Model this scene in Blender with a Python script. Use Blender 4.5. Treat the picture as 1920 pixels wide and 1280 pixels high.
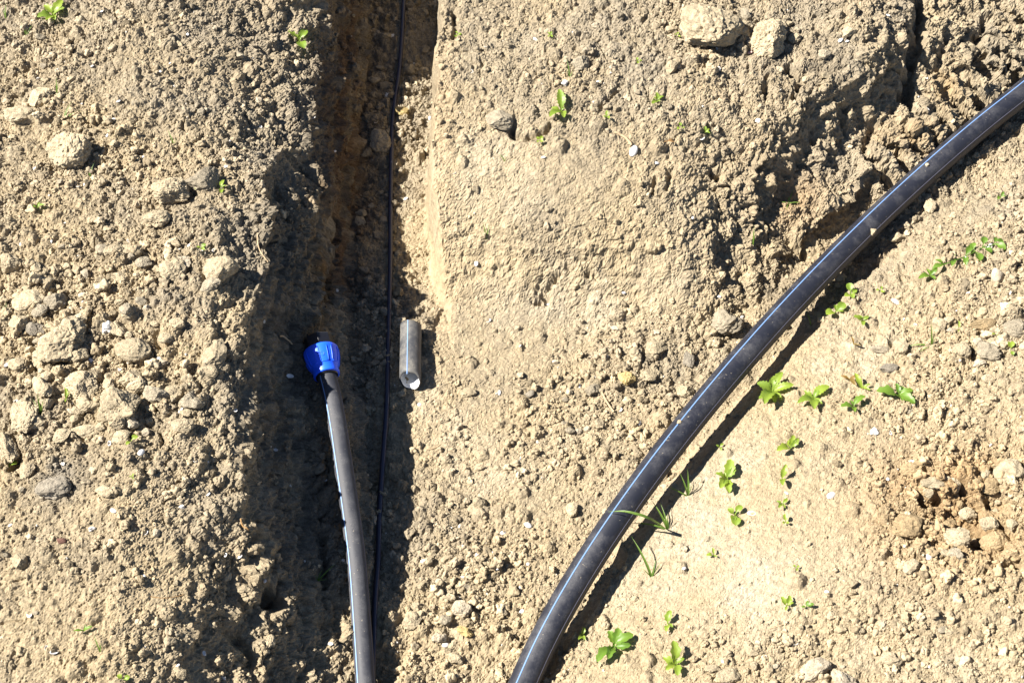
import bpy, math, random
import numpy as np
from mathutils import Vector, Matrix, Euler
from mathutils.geometry import delaunay_2d_cdt

for o in list(bpy.data.objects):
    bpy.data.objects.remove(o)
scene = bpy.context.scene
R = math.radians

# ------------------------------------------------------------------ camera
PITCH, DIST, WID = R(55), 5.0, 2.88          # view down, metres to the look-at point, metres across there
CAM = np.array([0.0, -DIST * math.cos(PITCH), DIST * math.sin(PITCH)])
FWD = np.array([0.0, math.cos(PITCH), -math.sin(PITCH)])
UPV = np.array([0.0, math.sin(PITCH), math.cos(PITCH)])
RGT = np.array([1.0, 0.0, 0.0])
cd = bpy.data.cameras.new('camera')
cd.sensor_width = 36
cd.lens = 36 * DIST / WID
cd.clip_end = 500
cam = bpy.data.objects.new('camera', cd)
scene.collection.objects.link(cam)
cam.location = CAM
cam.rotation_euler = (R(90) - PITCH, 0, 0)
scene.camera = cam

# ------------------------------------------------------------------ light
SUN_EL, SUN_AZ = R(47), R(2)                 # light travels along +x, a touch away from the camera
w = bpy.data.worlds.new('World')
scene.world = w
w.use_nodes = True
nt = w.node_tree
nt.nodes.clear()
sky = nt.nodes.new('ShaderNodeTexSky')
sky.sky_type = 'NISHITA'
sky.sun_disc = False
sky.sun_elevation = SUN_EL
sky.sun_rotation = R(270)
sky.altitude = 1500
sky.air_density = 0.7
sky.dust_density = 0.3
bg = nt.nodes.new('ShaderNodeBackground')
bg.inputs[1].default_value = 0.05
wo = nt.nodes.new('ShaderNodeOutputWorld')
nt.links.new(sky.outputs[0], bg.inputs[0])
nt.links.new(bg.outputs[0], wo.inputs[0])
sl = bpy.data.lights.new('sun', 'SUN')
sl.energy = 5.0
sl.angle = R(0.53)
sl.color = (1.0, 0.955, 0.88)
sun = bpy.data.objects.new('sun', sl)
scene.collection.objects.link(sun)
ldir = Vector((math.cos(SUN_EL) * math.cos(SUN_AZ), math.cos(SUN_EL) * math.sin(SUN_AZ), -math.sin(SUN_EL)))
sun.rotation_euler = ldir.to_track_quat('-Z', 'Y').to_euler()
sun.location = (-4, 0, 5)
vs = scene.view_settings
vs.view_transform = 'Standard'
vs.look = 'None'
vs.exposure = 1.70
vs.gamma = 1.0
vs.use_curve_mapping = False

rng = np.random.default_rng(7)
random.seed(7)
col = scene.collection

# ------------------------------------------------------------------ helpers
PXM = WID / 1920 / DIST                      # tangent per photo pixel


def ray(px, py):
    d = FWD + RGT * ((px - 960) * PXM) + UPV * ((640 - py) * PXM)
    return d


def at(px, py, z):
    """photo pixel at a given height -> world point"""
    d = ray(px, py)
    t = (z - CAM[2]) / d[2]
    return CAM + d * t


def mm_px(p):
    """metres that one photo pixel spans at world point p"""
    return float(np.dot(np.asarray(p) - CAM, FWD)) * PXM


_perm = np.random.default_rng(3).permutation(256).astype(np.int32)
_perm = np.concatenate([_perm, _perm, _perm])
_g = np.random.default_rng(4).normal(size=(256, 3)).astype(np.float32)
_g /= np.linalg.norm(_g, axis=1)[:, None]


def perlin(P, f, off=0.0):
    """3-D gradient noise, about -0.7..0.7"""
    Q = P * f + off
    I = np.floor(Q).astype(np.int32)
    F = (Q - I).astype(np.float32)
    I &= 255
    U = F * F * F * (F * (F * 6 - 15) + 10)
    out = None
    res = []
    for dx in (0, 1):
        a = _perm[I[:, 0] + dx]
        for dy in (0, 1):
            b = _perm[a + I[:, 1] + dy]
            for dz in (0, 1):
                h = _perm[b + I[:, 2] + dz]
                g = _g[h]
                res.append(g[:, 0] * (F[:, 0] - dx) + g[:, 1] * (F[:, 1] - dy) + g[:, 2] * (F[:, 2] - dz))
    ux, uy, uz = U[:, 0], U[:, 1], U[:, 2]
    x00 = res[0] + (res[1] - res[0]) * uz
    x01 = res[2] + (res[3] - res[2]) * uz
    x10 = res[4] + (res[5] - res[4]) * uz
    x11 = res[6] + (res[7] - res[6]) * uz
    y0 = x00 + (x01 - x00) * uy
    y1 = x10 + (x11 - x10) * uy
    return y0 + (y1 - y0) * ux


def mesh_np(name, V, F):
    """V n*3, F m*4 or m*3 arrays -> mesh"""
    me = bpy.data.meshes.new(name)
    V = np.asarray(V, np.float32)
    F = np.asarray(F, np.int32)
    k = F.shape[1]
    me.vertices.add(len(V))
    me.vertices.foreach_set('co', V.ravel())
    me.loops.add(F.size)
    me.loops.foreach_set('vertex_index', F.ravel())
    me.polygons.add(len(F))
    me.polygons.foreach_set('loop_start', np.arange(0, F.size, k, dtype=np.int32))
    me.polygons.foreach_set('loop_total', np.full(len(F), k, np.int32))
    me.update(calc_edges=True)
    return me


def smooth(me, on=True):
    me.polygons.foreach_set('use_smooth', np.full(len(me.polygons), on, bool))
    me.update()
    return me


def obj(name, me, mat=None, parent=None):
    o = bpy.data.objects.new(name, me)
    col.objects.link(o)
    if mat is not None and me is not None and not me.materials:
        me.materials.append(mat)
    if parent is not None:
        o.parent = parent
    return o


def tag(o, label, cat, group=None, kind=None):
    o['label'] = label
    o['category'] = cat
    if group:
        o['group'] = group
    if kind:
        o['kind'] = kind
    return o


def empty(name, loc):
    o = bpy.data.objects.new(name, None)
    o.empty_display_size = 0.05
    col.objects.link(o)
    o.location = Vector([float(v) for v in loc])
    return o


# ------------------------------------------------------------------ materials
def newmat(name):
    m = bpy.data.materials.new(name)
    m.use_nodes = True
    t = m.node_tree
    b = t.nodes['Principled BSDF']
    return m, t, b


def N(t, typ, **kw):
    n = t.nodes.new(typ)
    for k, v in kw.items():
        setattr(n, k, v)
    return n


def noise(t, scale, detail=4, rough=0.6, vec=None):
    n = N(t, 'ShaderNodeTexNoise')
    n.inputs['Scale'].default_value = scale
    n.inputs['Detail'].default_value = detail
    n.inputs['Roughness'].default_value = rough
    if vec is not None:
        t.links.new(vec, n.inputs['Vector'])
    return n


def ramp(t, src, stops):
    r = N(t, 'ShaderNodeValToRGB')
    el = r.color_ramp.elements
    while len(el) < len(stops):
        el.new(0.5)
    for e, (p, c) in zip(el, stops):
        e.position = p
        e.color = (c if len(c) == 4 else (*c, 1)) if hasattr(c, '__len__') else (c, c, c, 1)
    t.links.new(src, r.inputs[0])
    return r


def mul(t, a, b, fac=1.0, typ='MULTIPLY'):
    m = N(t, 'ShaderNodeMix', data_type='RGBA', blend_type=typ)
    m.inputs[0].default_value = fac
    t.links.new(a, m.inputs[6])
    t.links.new(b, m.inputs[7])
    return m.outputs[2]


def soil_material(name, source):
    m, t, b = newmat(name)
    tc = N(t, 'ShaderNodeTexCoord')
    if source == 'vertex':
        a = N(t, 'ShaderNodeAttribute', attribute_name='soil')
        base = a.outputs['Color']
        vec = tc.outputs['Object']
        s = 1.0
    elif source == 'instance':
        a = N(t, 'ShaderNodeAttribute', attribute_name='soil', attribute_type='INSTANCER')
        base = a.outputs['Color']
        vec = tc.outputs['Object']
        s = 0.02
    else:
        a = N(t, 'ShaderNodeObjectInfo')
        base = a.outputs['Color']
        g = N(t, 'ShaderNodeNewGeometry')
        vec = g.outputs['Position']
        s = 1.0
    n1 = noise(t, 70 * s, 5, 0.7, vec)
    c1 = ramp(t, n1.outputs['Fac'], [(0.28, 0.66), (0.5, 0.97), (0.72, 1.30)])
    base = mul(t, base, c1.outputs[0])
    n2 = noise(t, 420 * s, 3, 0.65, vec)
    c2 = ramp(t, n2.outputs['Fac'], [(0.3, 0.72), (0.5, 1.0), (0.72, 1.28)])
    base = mul(t, base, c2.outputs[0])
    t.links.new(base, b.inputs['Base Color'])
    b.inputs['Roughness'].default_value = 1.0
    b.inputs['Specular IOR Level'].default_value = 0.08
    n3 = noise(t, 260 * s, 6, 0.75, vec)
    bp = N(t, 'ShaderNodeBump')
    bp.inputs['Strength'].default_value = 0.9
    bp.inputs['Distance'].default_value = 0.005 if source != 'instance' else 0.0012
    t.links.new(n3.outputs['Fac'], bp.inputs['Height'])
    t.links.new(bp.outputs[0], b.inputs['Normal'])
    return m


M_ground = soil_material('soil_ground', 'vertex')
M_crumb = soil_material('soil_crumb', 'instance')
M_clod = soil_material('soil_clod', 'object')


def plastic(name, colr, rough, dust=0.35, dustcol=(0.175, 0.168, 0.165), scale=18, lo=0.52, hi=0.75, speck=False):
    m, t, b = newmat(name)
    tc = N(t, 'ShaderNodeTexCoord')
    v = tc.outputs['Object']
    n1 = noise(t, scale, 6, 0.7, v)
    n2 = noise(t, 300, 3, 0.7, v)
    r1 = ramp(t, n1.outputs['Fac'], [(lo, 0.0), (hi, 1.0)])
    r2 = ramp(t, n2.outputs['Fac'], [(0.35, 0.25), (0.65, 1.0)])
    f = N(t, 'ShaderNodeMath', operation='MULTIPLY')
    t.links.new(r1.outputs[0], f.inputs[0])
    t.links.new(r2.outputs[0], f.inputs[1])
    f2 = N(t, 'ShaderNodeMath', operation='MULTIPLY')
    t.links.new(f.outputs[0], f2.inputs[0])
    f2.inputs[1].default_value = dust
    mx = N(t, 'ShaderNodeMix', data_type='RGBA')
    t.links.new(f2.outputs[0], mx.inputs[0])
    mx.inputs[6].default_value = (*colr, 1)
    mx.inputs[7].default_value = (*dustcol, 1)
    t.links.new(mx.outputs[2], b.inputs['Base Color'])
    rr = N(t, 'ShaderNodeMath', operation='MULTIPLY_ADD')
    t.links.new(f2.outputs[0], rr.inputs[0])
    rr.inputs[1].default_value = 0.6
    rr.inputs[2].default_value = rough
    t.links.new(rr.outputs[0], b.inputs['Roughness'])
    if speck:
        sp = noise(t, 150, 2, 0.5, v)
        spr = ramp(t, sp.outputs['Fac'], [(0.71, 0.0), (0.74, 0.6)])
        mx2 = N(t, 'ShaderNodeMix', data_type='RGBA')
        t.links.new(spr.outputs[0], mx2.inputs[0])
        t.links.new(mx.outputs[2], mx2.inputs[6])
        mx2.inputs[7].default_value = (0.26, 0.22, 0.16, 1)
        t.links.new(mx2.outputs[2], b.inputs['Base Color'])
    n3 = noise(t, 55, 3, 0.5, v)
    bp = N(t, 'ShaderNodeBump')
    bp.inputs['Strength'].default_value = 0.12
    bp.inputs['Distance'].default_value = 0.004
    t.links.new(n3.outputs['Fac'], bp.inputs['Height'])
    t.links.new(bp.outputs[0], b.inputs['Normal'])
    return m


M_pipe = plastic('black_polyethylene', (0.010, 0.011, 0.018), 0.54, 0.42, lo=.46, hi=.74, speck=True)
M_pipe_dusty = plastic('dusty_black_polyethylene', (0.022, 0.023, 0.030), 0.62, 0.6, scale=12, lo=.42, hi=.72, speck=True)
M_piece = plastic('dirty_grey_polyethylene', (0.045, 0.046, 0.05), 0.5, 0.8, (0.22, 0.20, 0.165), 26, 0.40, 0.66, speck=True)
M_stripe = plastic('blue_stripe', (0.12, 0.21, 0.40), 0.45, 0.5, scale=30)
M_stripe_pale = plastic('pale_blue_stripe', (0.17, 0.29, 0.52), 0.5, 0.5, scale=30)
M_stripe_thin = plastic('grey_stripe', (0.10, 0.10, 0.14), 0.5, 0.3, scale=30)
M_blue = plastic('blue_nut_plastic', (0.012, 0.11, 0.95), 0.40, 0.16, scale=30)
M_black = plastic('black_fitting_plastic', (0.010, 0.010, 0.013), 0.30, 0.12)
M_inner = plastic('pale_pipe_lining', (0.62, 0.63, 0.64), 0.6, 0.7, (0.25, 0.2, 0.14), 40, 0.55, 0.75)
M_cable = plastic('black_cable', (0.022, 0.022, 0.042), 0.36, 0.12)


def simple(name, colr, rough, var=0.25, scale=120, spec=0.3):
    m, t, b = newmat(name)
    tc = N(t, 'ShaderNodeTexCoord')
    n = noise(t, scale, 4, 0.65, tc.outputs['Object'])
    r = ramp(t, n.outputs['Fac'], [(0.3, tuple(c * (1 - var) for c in colr)), (0.7, tuple(min(1, c * (1 + var)) for c in colr))])
    t.links.new(r.outputs[0], b.inputs['Base Color'])
    b.inputs['Roughness'].default_value = rough
    b.inputs['Specular IOR Level'].default_value = spec
    return m


def leaf_material(name, colr, trans):
    m, t, b = newmat(name)
    tc = N(t, 'ShaderNodeTexCoord')
    n = noise(t, 90, 4, 0.6, tc.outputs['Object'])
    oi = N(t, 'ShaderNodeObjectInfo')
    r = ramp(t, n.outputs['Fac'], [(0.3, tuple(c * 0.75 for c in colr)), (0.7, tuple(c * 1.25 for c in colr))])
    rr = ramp(t, oi.outputs['Random'], [(0.0, (0.8, 0.85, 0.8)), (1.0, (1.2, 1.1, 1.0))])
    c = mul(t, r.outputs[0], rr.outputs[0])
    t.links.new(c, b.inputs['Base Color'])
    b.inputs['Roughness'].default_value = 0.45
    tr = N(t, 'ShaderNodeBsdfTranslucent')
    tr.inputs[0].default_value = (*trans, 1)
    mx = N(t, 'ShaderNodeMixShader')
    mx.inputs[0].default_value = 0.4
    out = t.nodes['Material Output']
    t.links.new(b.outputs[0], mx.inputs[1])
    t.links.new(tr.outputs[0], mx.inputs[2])
    t.links.new(mx.outputs[0], out.inputs[0])
    return m


M_leaf = leaf_material('weed_leaf', (0.20, 0.29, 0.04), (0.34, 0.46, 0.04))
M_leaf_dark = leaf_material('weed_leaf_deep', (0.12, 0.22, 0.03), (0.22, 0.37, 0.03))
M_leaf_red = leaf_material('weed_leaf_reddish', (0.20, 0.13, 0.04), (0.30, 0.20, 0.03))
M_grass = leaf_material('grass_blade', (0.11, 0.19, 0.035), (0.20, 0.34, 0.035))
M_shell = simple('white_shell', (0.60, 0.58, 0.55), 0.45, 0.12, 200)
M_shell_pink = simple('pink_shell', (0.48, 0.31, 0.27), 0.5, 0.15, 200)
M_straw = simple('dry_straw', (0.34, 0.25, 0.15), 0.8, 0.25, 90)
M_deadleaf = simple('dry_brown_leaf', (0.26, 0.15, 0.06), 0.8, 0.3, 90)

# ------------------------------------------------------------------ terrain: break lines in photo pixels with a height each
LINES = [
    # left heap, from its far side to the trench
    [(-350, -250, .30), (-350, 300, .36), (-350, 700, .36), (-350, 1100, .30), (-350, 1550, .25)],
    [(0, -250, .38), (0, 100, .38), (0, 400, .42), (0, 700, .42), (0, 1000, .37), (0, 1280, .32), (0, 1550, .28)],
    [(260, -250, .43), (260, 50, .43), (260, 300, .43), (260, 600, .445), (250, 850, .43), (230, 1050, .40), (220, 1280, .34), (220, 1550, .3)],
    [(430, -250, .49), (430, -60, .45), (430, 30, .40), (425, 150, .375), (400, 300, .42), (400, 450, .445), (390, 650, .44), (370, 850, .41), (360, 1000, .365), (350, 1150, .33), (330, 1280, .29), (330, 1550, .26)],
    # its crest over the trench
    [(575, -250, .50), (575, -80, .45), (600, 20, .31), (600, 100, .25), (590, 200, .25), (572, 255, .28), (520, 285, .34), (495, 320, .40), (500, 420, .40), (500, 480, .395), (488, 560, .395), (475, 640, .395), (462, 720, .395), (445, 800, .39), (440, 860, .385), (465, 930, .34), (470, 1000, .33), (440, 1080, .29), (420, 1160, .26), (410, 1240, .23), (400, 1320, .21), (400, 1550, .18)],
    # ledge half-way down
    [(650, -250, .22), (642, 0, .16), (645, 150, .14), (632, 300, .15), (595, 380, .25), (592, 480, .245), (580, 560, .22), (560, 620, .21), (550, 700, .20), (558, 780, .175), (570, 860, .15), (580, 950, .12), (590, 1050, .095), (605, 1150, .07), (620, 1280, .045), (630, 1550, .03)],
    # under the pipe with the blue nut
    [(600, 640, .155), (614, 700, .145), (630, 760, .13), (644, 850, .11), (658, 950, .085), (670, 1050, .06), (680, 1160, .03), (688, 1280, .012), (700, 1550, 0)],
    # foot of the wall and trench floor
    [(700, -250, 0), (695, 0, 0), (690, 150, 0), (680, 300, 0), (665, 420, 0), (655, 500, 0), (658, 600, 0), (668, 680, 0), (678, 760, 0), (690, 850, 0), (698, 950, 0), (704, 1080, 0), (712, 1180, 0), (718, 1280, -.01), (722, 1550, -.01)],
    [(750, -250, 0), (750, 0, 0), (745, 200, 0), (745, 400, 0), (745, 600, 0), (745, 800, 0), (742, 1000, 0), (745, 1200, 0), (750, 1550, 0)],
    # plateau between the trenches
    [(1000, -250, .38), (1000, 0, .36), (1000, 200, .31), (1000, 330, .255), (1010, 430, .18), (1020, 500, .11), (1020, 560, .05), (1020, 620, .01)],
    [(900, -250, .37), (900, 0, .35), (890, 200, .305), (885, 330, .235), (890, 430, .155), (900, 500, .09), (910, 570, .03), (915, 620, .005)],
    [(1200, -250, .4), (1200, 0, .37), (1200, 200, .32), (1200, 330, .26), (1200, 430, .19), (1200, 510, .105), (1190, 570, .045), (1180, 640, .01)],
    [(1350, -250, .40), (1350, 0, .365), (1330, 200, .315), (1300, 330, .25), (1280, 430, .18), (1280, 520, .10), (1280, 590, .04)],
    [(1480, -250, .39), (1480, 0, .36), (1470, 120, .335), (1400, 220, .295)],
    [(1720, -250, .35), (1680, -100, .33), (1650, 0, .345), (1610, 110, .325), (1510, 190, .305), (1440, 260, .275), (1385, 340, .225), (1340, 420, .16), (1330, 500, .10)],
    [(2150, -250, .30), (1980, -150, .25), (1860, -10, .225), (1780, 100, .20), (1690, 180, .18), (1590, 270, .15), (1500, 350, .12), (1440, 430, .085), (1375, 520, .05)],
    [(2200, -150, .16), (1945, 72, .175), (1850, 152, .165), (1750, 226, .15), (1640, 314, .13), (1555, 396, .095), (1470, 483, .05)],
    [(2250, -120, .07), (1960, 90, .07), (1860, 175, .065), (1760, 250, .055), (1650, 340, .045), (1570, 420, .03), (1480, 505, .02), (1400, 585, .01), (1340, 650, 0)],
    # basin
    [(850, 650, 0), (1000, 720, 0), (1150, 760, 0), (1250, 720, 0)],
    [(850, 850, 0), (1000, 900, 0), (1100, 900, 0)],
    [(850, 1050, 0), (950, 1080, 0)],
    [(850, 1280, 0), (920, 1280, 0)],
    [(850, 1550, -.01), (900, 1550, -.01)],
    # under the long pipe, right side of its channel, lip of the bank
    [(2250, -30, .065), (1960, 150, .06), (1800, 290, .052), (1650, 415, .042), (1550, 515, .03), (1440, 640, .012), (1340, 770, 0), (1242, 880, 0), (1173, 975, 0), (1095, 1100, 0), (1049, 1165, 0), (983, 1300, 0), (900, 1550, 0)],
    [(2300, 60, .07), (1960, 250, .062), (1840, 330, .056), (1740, 410, .048), (1660, 480, .035), (1575, 545, .022), (1531, 580, .012), (1487, 630, .004), (1425, 705, 0), (1381, 752, 0), (1287, 857, 0), (1222, 943, 0), (1184, 996, 0), (1144, 1055, 0), (1100, 1120, 0), (1050, 1205, 0), (1005, 1290, 0), (940, 1550, 0)],
    [(2350, 110, .09), (2000, 290, .085), (1880, 350, .08), (1780, 425, .078), (1690, 485, .075), (1603, 530, .072), (1558, 598, .072), (1527, 622, .072), (1496, 653, .072), (1455, 698, .072), (1414, 753, .07), (1374, 800, .07), (1321, 862, .068), (1268, 937, .065), (1227, 987, .06), (1182, 1039, .055), (1132, 1118, .05), (1090, 1186, .047), (1055, 1232, .045), (1029, 1280, .045), (960, 1550, .045)],
    [(1900, 470, .15), (1750, 620, .14), (1650, 750, .14), (1500, 900, .12), (1400, 1050, .115), (1300, 1200, .10), (1230, 1290, .1), (1180, 1550, .1)],
    [(1930, 700, .20), (1800, 850, .19), (1700, 980, .17), (1600, 1150, .16), (1500, 1280, .14), (1450, 1550, .14)],
    [(1950, 880, .22), (1850, 920, .20), (1820, 970, .165), (1860, 1030, .19), (1940, 1100, .23), (1920, 1280, .22), (1900, 1550, .22)],
    [(2350, 300, .17), (2300, 800, .26), (2300, 1280, .26), (2300, 1550, .25)],
]
EDGE = [(838, -250, .36), (818, -10, .345), (826, 30, .345), (819, 62, .34), (808, 88, .325), (812, 112, .325), (821, 130, .33), (812, 165, .315), (803, 195, .305), (809, 235, .29), (801, 270, .27), (806, 310, .25), (803, 345, .225), (814, 385, .20), (822, 430, .155), (834, 500, .09), (850, 560, .035)]


def resample(pts, step):
    P = [np.asarray(p, float) for p in pts]
    out = [P[0]]
    for a, b in zip(P[:-1], P[1:]):
        n = max(1, int(np.linalg.norm((b - a)[:2]) / step))
        for k in range(1, n + 1):
            out.append(a + (b - a) * k / n)
    return np.array(out)


ctrl = []
for L in LINES:
    W = np.array([at(*p) for p in L])
    ctrl.append(resample(W, 0.06))
We = resample(np.array([at(*p) for p in EDGE]), 0.05)
ctrl.append(We)
Wf = We.copy()
Wf[:, 0] -= 0.008 + 0.03 * np.clip((.2 - We[:, 2]) / .1, 0, 1)
Wf[:, 2] = 0.0
ctrl.append(Wf)
for s, z in ((4.5, .30), (9, .30), (60, .30)):
    for k in range(24):
        a = 2 * math.pi * k / 24
        ctrl.append(np.array([[s * math.cos(a), s * math.sin(a) + .2, z]]))
ctrl = np.concatenate(ctrl)
ctrl[:, 0] += rng.normal(0, 1e-4, len(ctrl))
ctrl[:, 1] += rng.normal(0, 1e-4, len(ctrl))

# grid: fine where the photograph looks, stretching out towards the horizon
STEP = 0.0035
x0, x1, y0, y1 = -1.80, 1.80, -1.22, 1.62


def axis(a, b):
    core = np.arange(a, b, STEP)
    g, d, o = [], STEP, 0.0
    while o < 45:
        d *= 1.16
        o += d
        g.append(o)
    g = np.array(g)
    return np.concatenate([(a - g)[::-1], core, core[-1] + g]), len(g), len(core)


GX, ox, ncx = axis(x0, x1)
GY, oy, ncy = axis(y0, y1)
nx, ny = len(GX), len(GY)
XX, YY = np.meshgrid(GX, GY, indexing='ij')
HH = np.full((nx, ny), 0.30)
tv, te, tf, ov, oe, of = delaunay_2d_cdt([Vector((p[0], p[1])) for p in ctrl], [], [], 0, 1e-6)
tz = np.array([ctrl[o[0]][2] if o else 0.3 for o in ov])
tv = np.array([[v[0], v[1]] for v in tv])
for tri in tf:
    a, b, c = tv[tri[0]], tv[tri[1]], tv[tri[2]]
    lo = np.minimum(np.minimum(a, b), c)
    hi = np.maximum(np.maximum(a, b), c)
    i0, i1 = np.searchsorted(GX, lo[0]), np.searchsorted(GX, hi[0], 'right')
    j0, j1 = np.searchsorted(GY, lo[1]), np.searchsorted(GY, hi[1], 'right')
    if i1 <= i0 or j1 <= j0:
        continue
    px_, py_ = XX[i0:i1, j0:j1], YY[i0:i1, j0:j1]
    den = (b[1] - c[1]) * (a[0] - c[0]) + (c[0] - b[0]) * (a[1] - c[1])
    if abs(den) < 1e-12:
        continue
    l1 = ((b[1] - c[1]) * (px_ - c[0]) + (c[0] - b[0]) * (py_ - c[1])) / den
    l2 = ((c[1] - a[1]) * (px_ - c[0]) + (a[0] - c[0]) * (py_ - c[1])) / den
    l3 = 1 - l1 - l2
    m = (l1 >= -1e-6) & (l2 >= -1e-6) & (l3 >= -1e-6)
    z = l1 * tz[tri[0]] + l2 * tz[tri[1]] + l3 * tz[tri[2]]
    HH[i0:i1, j0:j1][m] = z[m]


def box(Z, r, ax):
    pad = [(0, 0), (0, 0)]
    pad[ax] = (r + 1, r)
    C = np.cumsum(np.pad(Z, pad, mode='edge'), axis=ax)
    n = Z.shape[ax]
    k = 2 * r + 1
    if ax == 0:
        return (C[k:k + n] - C[:n]) / k
    return (C[:, k:k + n] - C[:, :n]) / k


def blur(Z, r, it=3):
    for _ in range(it):
        Z = box(box(Z, r, 0), r, 1)
    return Z


HH = blur(HH, 2, 2)


def interp(Z, x, y):
    x = np.atleast_1d(x)
    y = np.atleast_1d(y)
    i = np.clip(np.searchsorted(GX, x) - 1, 0, nx - 2)
    j = np.clip(np.searchsorted(GY, y) - 1, 0, ny - 2)
    u = np.clip((x - GX[i]) / (GX[i + 1] - GX[i]), 0, 1)
    v = np.clip((y - GY[j]) / (GY[j + 1] - GY[j]), 0, 1)
    return (Z[i, j] * (1 - u) * (1 - v) + Z[i + 1, j] * u * (1 - v) + Z[i, j + 1] * (1 - u) * v + Z[i + 1, j + 1] * u * v)


def hit(px, py, Z):
    """where the line of sight of a photo pixel meets the ground"""
    d = ray(px, py)
    t = np.linspace(3.2, 7.5, 4300)
    P = CAM[None] + d[None] * t[:, None]
    below = P[:, 2] < interp(Z, P[:, 0], P[:, 1])
    k = int(np.argmax(below)) if below.any() else len(t) - 1
    return P[k]


# soil character: roughness, greyness, crumb density around photo pixels
REG = [(100, 100, .9, .4, .9), (350, 150, .7, .5, .6), (550, 150, 1.2, .6, .4), (150, 300, .85, .2, 1), (400, 350, .7, .35, .7), (100, 600, 1.1, .12, 1.3),
       (300, 650, 1.1, .12, 1.3), (430, 600, .8, .2, .9), (200, 950, .5, .2, .6), (300, 1100, .45, .15, .5), (150, 1200, .55, .1, .6), (470, 1090, 1.7, .35, .6),
       (560, 1200, 1.8, .35, .5), (560, 800, 1.4, .8, .8), (540, 450, 1.5, .8, .8), (600, 1000, 1.1, .8, .8), (580, 650, 1.2, .8, .8), (640, 250, 1.4, .6, .8), (710, 200, .9, .7, 1.9), (705, 600, .8, .7, 1.7), (715, 1000, .6, .7, 1.2),
       (900, 60, .65, .4, .4), (900, 200, .6, .35, .25), (860, 350, .35, .0, .12), (860, 470, .5, .05, .2), (1050, 350, .32, .3, .12), (1150, 150, .8, .7, .6),
       (1330, 60, 1, .35, 1.0), (1550, 100, 1, .6, .4), (1650, 200, 1.5, .5, .3), (1450, 250, 1.1, .45, .3), (1500, 350, 1.6, .45, .3), (1800, 80, 1.6, .55, .3),
       (1400, 480, 1.4, .3, .3), (1100, 480, .6, .12, .2), (1000, 520, .75, .08, .2), (1200, 540, .45, .15, .2), (1000, 600, .2, .35, .15), (900, 650, .2, .3, .2), (1150, 700, .6, .25, 1.2),
       (850, 800, .35, .1, .45), (1000, 900, .4, .08, .5), (900, 1150, .6, .02, 1.3), (850, 1250, .6, .02, 1.3), (1250, 650, .8, .3, 1.1), (1150, 850, .5, .15, .9),
       (1740, 420, .5, .4, .8), (1500, 680, .25, .15, .15), (1400, 850, .15, .05, .05), (1400, 1050, .15, .0, .05), (1300, 1100, .15, 0, .06), (1550, 1000, .18, .05, .06), (1480, 960, .12, .03, .03), (1350, 980, .12, .02, .03), (1450, 1120, .15, 0, .05), (1650, 800, .7, .15, 1),
       (1850, 550, .9, .15, 1.2), (1850, 750, .8, .1, 1.2), (1800, 950, 1.9, 0, 1.2), (1890, 960, 1.6, 0, 1.2), (1720, 980, 1.4, .05, 1.), (1700, 1150, .6, .2, 1.2), (1500, 1230, .7, .1, 1.3), (1850, 1200, .5, .1, 1), (1200, 1260, .3, .05, .4)]
RW = np.array([hit(r[0], r[1], HH)[:2] for r in REG])
RV = np.array([r[2:] for r in REG])
# evaluated on a coarse grid, then read back bilinearly
cx = np.linspace(x0 - .3, x1 + .3, 130)
cy = np.linspace(y0 - .3, y1 + .3, 110)
CXX, CYY = np.meshgrid(cx, cy, indexing='ij')
D2 = (CXX[..., None] - RW[:, 0]) ** 2 + (CYY[..., None] - RW[:, 1]) ** 2
Wt = 1.0 / (D2 + 0.004) ** 1.6
RG = np.einsum('ijk,kc->ijc', Wt, RV) / Wt.sum(-1)[..., None]


def region(x, y):
    u = np.clip((x - cx[0]) / (cx[1] - cx[0]), 0, len(cx) - 1.001)
    v = np.clip((y - cy[0]) / (cy[1] - cy[0]), 0, len(cy) - 1.001)
    i, j = u.astype(int), v.astype(int)
    u, v = (u - i)[..., None], (v - j)[..., None]
    return RG[i, j] * (1 - u) * (1 - v) + RG[i + 1, j] * u * (1 - v) + RG[i, j + 1] * (1 - u) * v + RG[i + 1, j + 1] * u * v


rg = region(XX.ravel(), YY.ravel()).astype(np.float32)
rough, grey, dens = rg[:, 0], rg[:, 1], rg[:, 2]
V = np.stack([XX.ravel(), YY.ravel(), HH.ravel()], 1).astype(np.float32)
gx = np.gradient(HH, GX, axis=0)
gy = np.gradient(HH, GY, axis=1)
NN = np.stack([-gx.ravel(), -gy.ravel(), np.ones(nx * ny)], 1)
NN = (NN / np.linalg.norm(NN, axis=1)[:, None]).astype(np.float32)
steep = 1 - NN[:, 2]

near = (np.abs(V[:, 0]) < 2.4) & (V[:, 1] > -1.8) & (V[:, 1] < 2.3)
idx = np.nonzero(near)[0]
P = V[idx]
ro = rough[idx]


def billow(f, off):
    return np.abs(perlin(P, f, off)) * 2 - 0.42


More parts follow.
